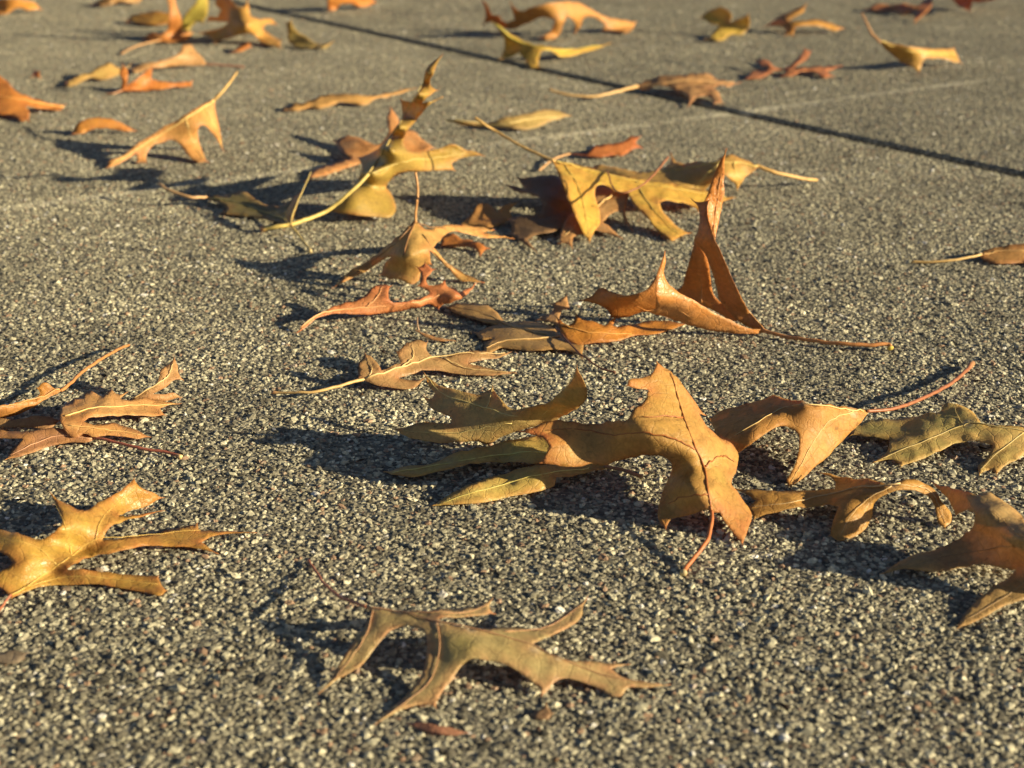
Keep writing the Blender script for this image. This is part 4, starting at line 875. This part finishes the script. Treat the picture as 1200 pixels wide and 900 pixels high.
def slab(name, t0, t1, far):
    """Concrete slab between offsets t0..t1 across the joint, its joint edge rounded over."""
    S = 30.0
    prof = []
    r = 0.005
    edge_t, sgn = (t1, -1) if not far else (t0, 1)
    prof.append((edge_t, -0.04))
    for k in range(5):
        a = k / 4 * math.pi / 2
        prof.append((edge_t + sgn * r * (1 - math.cos(a)), -r + r * math.sin(a)))
    prof.append((t0 if not far else t1, 0.0))
    ss = [-S, -20, -12, -6, -4] + [-3.2 + 0.004 * k for k in range(1601)] + [4, 6, 12, 20, S]
    n = len(ss) - 1
    vs, fs = [], []
    for i in range(n + 1):
        s = ss[i]
        # the arris is chipped and worn
        ch = 0.0016 * mnoise.noise((s * 34, 2.0 + far * 9, 0)) + 0.0010 * mnoise.noise((s * 140, 5.0 + far * 9, 0))
        ch -= max(0.0, mnoise.noise((s * 11, 8.0 + far * 5, 0)) - 0.42) * 0.02
        for q, (tt, z) in enumerate(prof):
            if q < len(prof) - 1:
                tt -= sgn * ch * (1.0 if q else 0.6)
            p = JD * s + JN * tt
            vs.append((p.x, p.y, z))
    k = len(prof)
    for i in range(n):
        for j in range(k - 1):
            f = (i * k + j, i * k + j + 1, (i + 1) * k + j + 1, (i + 1) * k + j)
            fs.append(f)
    o = mesh_obj(name, vs, fs, pave, None)
    bm = bmesh.new()
    bm.from_mesh(o.data)
    bmesh.ops.recalc_face_normals(bm, faces=bm.faces)
    up = sum(f.normal.z * f.calc_area() for f in bm.faces)
    if up < 0:
        bmesh.ops.reverse_faces(bm, faces=bm.faces)
    bm.to_mesh(o.data)
    bm.free()
    o['kind'] = 'structure'
    return o


slab('pavement', -30.0, jt - GAP, False)
slab('pavement', jt + GAP, 30.0, True)
gm = mesh_obj('ground', [(-600, -600, -0.035), (600, -600, -0.035), (600, 600, -0.035), (-600, 600, -0.035)], [(0, 1, 2, 3)],
              paving_material('joint_dirt'), None, smooth=False)
gm['kind'] = 'structure'

# --- exposed aggregate: the stones that stand proud of the worn cement
bx0, bx1, by0, by1 = -1.75, 1.75, 0.22, 4.0
cell = 0.00242
nx, ny = int((bx1 - bx0) / cell), int((by1 - by0) / cell)
gy, gx = np.meshgrid(np.arange(ny), np.arange(nx), indexing='ij')
X = (bx0 + (gx + 0.5 + rng.uniform(-.46, .46, gx.shape)) * cell).ravel()
Y = (by0 + (gy + 0.5 + rng.uniform(-.46, .46, gx.shape)) * cell).ravel()
# dense inside the strip the photo looks at (plus a good margin), thinner beyond
halfw = 0.36 * Y + 0.16
inside = np.clip(1 - (np.abs(X) - halfw) / 0.30, 0, 1)
dist = np.clip(1.0 - (Y - 2.9) / 0.9, 0, 1)
keep = rng.uniform(0, 1, X.shape) < np.clip(inside * dist, 0, 1) * (0.93 - 0.40 * np.clip((Y - 1.0) / 1.3, 0, 1))
tn = X * JN.x + Y * JN.y - jt
keep &= (np.abs(tn) > GAP + 0.0042) | ((np.abs(tn) < GAP - 0.001) & (rng.uniform(0, 1, X.shape) < 0.7))
X, Y, tn = X[keep], Y[keep], tn[keep]
N = len(X)
size = np.exp(rng.normal(math.log(0.00110), 0.30, N))
size = np.clip(size, 0.0006, 0.0024)
bigs = rng.uniform(0, 1, N) < 0.003
size[bigs] *= rng.uniform(1.3, 1.7, bigs.sum())
sc = np.stack([size * rng.uniform(.8, 1.35, N), size * rng.uniform(.75, 1.2, N), size * rng.uniform(.42, 0.78, N)], 1)
Zc = rng.uniform(-0.65, 0.12, N) * sc[:, 2]
Zc -= 0.30 * sc[:, 2] * np.clip((Y - 0.8) / 1.0, 0, 1)
Zc[np.abs(tn) < GAP] -= 0.030
rot = np.stack([rng.normal(0, .35, N), rng.normal(0, .35, N), rng.uniform(0, 6.28, N)], 1)
# tone: 0 dark .. 1 pale
tone = np.clip(rng.beta(1.6, 1.4, N), 0, 1)
# worn pale mortar along the flush seam
ds = np.abs(X * PN.x + Y * PN.y - pt)
sl = X * PD.x + Y * PD.y
patchy = np.array([mnoise.noise((v * 6.5, 3.3, 0)) for v in np.linspace(-4, 4, 2000)])
patchy = np.clip(0.35 + 1.5 * np.interp(sl, np.linspace(-4, 4, 2000), patchy), 0.0, 1.0)
ds = ds + rng.normal(0, 0.0025, N)
onseam = (ds < 0.0105) & (rng.uniform(0, 1, N) < 0.24 + 0.75 * patchy)
tone[onseam] = np.clip(0.82 + 0.18 * rng.uniform(0, 1, onseam.sum()), 0, 1)
Zc[onseam] -= 0.35 * sc[onseam, 2]
wn_ = 0.40 * np.clip((Y - 0.75) / 0.9, 0, 1)
tone = np.where(onseam, tone, tone * (1 - wn_) + 0.56 * wn_)
me = bpy.data.meshes.new('aggregate')
me.vertices.add(N)
me.vertices.foreach_set('co', np.stack([X, Y, Zc], 1).astype(np.float32).ravel())
for nm, typ, dat in (('rot', 'FLOAT_VECTOR', rot), ('scl', 'FLOAT_VECTOR', sc)):
    me.attributes.new(nm, typ, 'POINT').data.foreach_set('vector', dat.astype(np.float32).ravel())
me.attributes.new('tone', 'FLOAT', 'POINT').data.foreach_set('value', tone.astype(np.float32))
me.attributes.new('hue', 'FLOAT', 'POINT').data.foreach_set('value', rng.uniform(0, 1, N).astype(np.float32))
me.attributes.new('pick', 'INT', 'POINT').data.foreach_set('value', rng.integers(0, 4, N).astype(np.int32))
me.update()
agg = bpy.data.objects.new('gravel', me)
COL.objects.link(agg)
agg['kind'] = 'stuff'
agg['label'] = 'pale and dark grit stones standing proud of the worn concrete paving'
agg['category'] = 'gravel'

gmat, t = new_mat('grit_stone')
out = t.n('ShaderNodeOutputMaterial')
tn_ = t.n('ShaderNodeAttribute', attribute_name='tone', attribute_type='INSTANCER').outputs['Fac']
hu_ = t.n('ShaderNodeAttribute', attribute_name='hue', attribute_type='INSTANCER').outputs['Fac']
ramp = t.n('ShaderNodeValToRGB', {0: tn_})
cr = ramp.color_ramp
cr.elements[0].position, cr.elements[0].color = 0.0, (0.05, 0.045, 0.033, 1)
cr.elements[1].position, cr.elements[1].color = 1.0, (0.78, 0.72, 0.51, 1)
for pos, c in ((0.28, (0.155, 0.137, 0.098, 1)), (0.55, (0.30, 0.275, 0.195, 1)), (0.82, (0.52, 0.48, 0.335, 1))):
    e = cr.elements.new(pos)
    e.color = c
colr = t.mix(t.maprange(hu_, 0.93, 0.95), ramp.outputs[0], (0.34, 0.22, 0.14))
colr = t.mix(t.maprange(hu_, 0.985, 0.987), colr, (0.74, 0.71, 0.64))
gp = t.n('ShaderNodeNewGeometry').outputs['Position']
gn_ = t.n('ShaderNodeTexNoise', {'Vector': gp, 'Scale': 1400.0, 'Detail': 3.0})
gl = t.n('ShaderNodeTexNoise', {'Vector': gp, 'Scale': 9.0, 'Detail': 4.0})
vv = t.math('MULTIPLY', t.maprange(gn_.outputs[0], 0.3, 0.7, 0.75, 1.12), t.maprange(gl.outputs[0], 0.3, 0.7, 0.68, 1.14))
vc = t.n('ShaderNodeCombineColor', {0: vv, 1: vv, 2: vv})
colr = t.mix(1.0, colr, vc.outputs[0], 'MULTIPLY')
pr = t.n('ShaderNodeBsdfPrincipled', {'Base Color': colr, 'Roughness': 0.62})
pr.inputs['Specular IOR Level'].default_value = 0.4
t.t.links.new(pr.outputs[0], out.inputs[0])

ng = bpy.data.node_groups.new('grit', 'GeometryNodeTree')
ng.interface.new_socket('Geometry', in_out='INPUT', socket_type='NodeSocketGeometry')
ng.interface.new_socket('Geometry', in_out='OUTPUT', socket_type='NodeSocketGeometry')
g = NT(ng)
gi, go = g.n('NodeGroupInput'), g.n('NodeGroupOutput')
g2i = g.n('GeometryNodeGeometryToInstance')
pos = g.n('GeometryNodeInputPosition')
for k in range(4):
    ico = g.n('GeometryNodeMeshIcoSphere', {'Radius': 1.0, 'Subdivisions': 2})
    add = g.n('ShaderNodeVectorMath', {0: pos.outputs[0], 1: (k * 3.7, k * 1.9, 5.1 * k)}, operation='ADD')
    nz = g.n('ShaderNodeTexNoise', {'Vector': add.outputs[0], 'Scale': 1.15, 'Detail': 1.0})
    sub = g.n('ShaderNodeVectorMath', {0: nz.outputs['Color'], 1: (0.5, 0.5, 0.5)}, operation='SUBTRACT')
    scl = g.n('ShaderNodeVectorMath', {0: sub.outputs[0]}, operation='SCALE')
    scl.inputs['Scale'].default_value = 1.7
    sp = g.n('GeometryNodeSetPosition', {'Geometry': ico.outputs[0], 'Offset': scl.outputs[0]})
    g.t.links.new(sp.outputs[0], g2i.inputs[0])


def named(nm, typ):
    nd = g.n('GeometryNodeInputNamedAttribute', data_type=typ)
    nd.inputs['Name'].default_value = nm
    return nd.outputs[0]


iop = g.n('GeometryNodeInstanceOnPoints', {'Points': gi.outputs[0], 'Instance': g2i.outputs[0], 'Pick Instance': True,
                                           'Instance Index': named('pick', 'INT'), 'Rotation': named('rot', 'FLOAT_VECTOR'), 'Scale': named('scl', 'FLOAT_VECTOR')})
sm = g.n('GeometryNodeSetMaterial', {'Geometry': iop.outputs[0], 'Material': gmat})
g.t.links.new(sm.outputs[0], go.inputs[0])
agg.data.materials.append(gmat)
md = agg.modifiers.new('grit', 'NODES')
md.node_group = ng

# --- leaf crumbs caught between the stones
cv, cf, ct = [], [], []
for _ in range(260):
    yy = random.uniform(0.4, 2.6) ** 1.0
    xx = random.uniform(-1, 1) * (0.36 * yy + 0.1)
    if abs(xx * JN.x + yy * JN.y - jt) < GAP + 0.004:
        continue
    L_, W_ = random.uniform(.0012, .0038), random.uniform(.0006, .0016)
    a_, z_ = random.uniform(0, 6.28), random.uniform(.0008, .0018)
    i0 = len(cv)
    k_ = random.choice((5, 6, 7))
    for q in range(k_):
        th = 2 * math.pi * q / k_
        r_ = random.uniform(.55, 1.1)
        dx, dy = math.cos(th) * L_ * r_, math.sin(th) * W_ * r_
        cv.append((xx + dx * math.cos(a_) - dy * math.sin(a_), yy + dx * math.sin(a_) + dy * math.cos(a_), z_ + random.uniform(-.0004, .0012)))
    cv.append((xx, yy, z_ + .0009))
    for q in range(k_):
        cf.append((i0 + q, i0 + (q + 1) % k_, i0 + k_))
lit = mesh_obj('leaf_litter', cv, cf, leaf_material('leaf_crumb', (0.42, 0.25, 0.11), (0.28, 0.15, 0.07), (0.3, 0.16, 0.08)), None)
so_ = lit.modifiers.new('thickness', 'SOLIDIFY')
so_.thickness = 0.00025
lit['kind'] = 'stuff'
lit['label'] = 'tiny dry leaf crumbs caught between the grit stones'
lit['category'] = 'leaf litter'

# ============================================================================
# LIGHT, SKY, CAMERA
# ============================================================================
sun = bpy.data.lights.new('sun', 'SUN')
sun.energy = 5.0
sun.angle = math.radians(0.55)
sun.color = (1.0, 0.85, 0.55)
so = bpy.data.objects.new('sun', sun)
COL.objects.link(so)
so.rotation_euler = (-TO_SUN).to_track_quat('-Z', 'Y').to_euler()
so.location = TO_SUN * 5

w = bpy.data.worlds.new('World')
scene.world = w
w.use_nodes = True
wn = w.node_tree
wn.nodes.clear()
sky = wn.nodes.new('ShaderNodeTexSky')
sky.sky_type = 'NISHITA'
sky.sun_disc = False
sky.sun_elevation = SUN_EL
sky.sun_rotation = math.atan2(TO_SUN.x, TO_SUN.y)
bg = wn.nodes.new('ShaderNodeBackground')
bg.inputs[1].default_value = 0.05
sky.air_density = 0.55
sky.dust_density = 0.6
sky.ozone_density = 0.6
wo = wn.nodes.new('ShaderNodeOutputWorld')
wn.links.new(sky.outputs[0], bg.inputs[0])
wn.links.new(bg.outputs[0], wo.inputs[0])

cam = bpy.data.cameras.new('camera')
co = bpy.data.objects.new('camera', cam)
COL.objects.link(co)
co.location = (0, 0, H)
co.rotation_euler = (math.pi / 2 - PITCH, 0, 0)
cam.sensor_width = 36.0
cam.sensor_fit = 'HORIZONTAL'
cam.lens = F / 1200 * 36.0
cam.clip_start = 0.01
cam.clip_end = 2000
cam.dof.use_dof = True
cam.dof.focus_distance = H / (SP + (520 - CY) / F * CP)
cam.dof.aperture_fstop = 13.0
cam.dof.aperture_blades = 0
scene.camera = co

scene.render.engine = 'CYCLES'
scene.cycles.max_bounces = 6
scene.cycles.transparent_max_bounces = 6
scene.view_settings.view_transform = 'Standard'
scene.view_settings.look = 'None'
scene.view_settings.exposure = 1.0
scene.view_settings.gamma = 1.0
scene.view_settings.use_curve_mapping = False
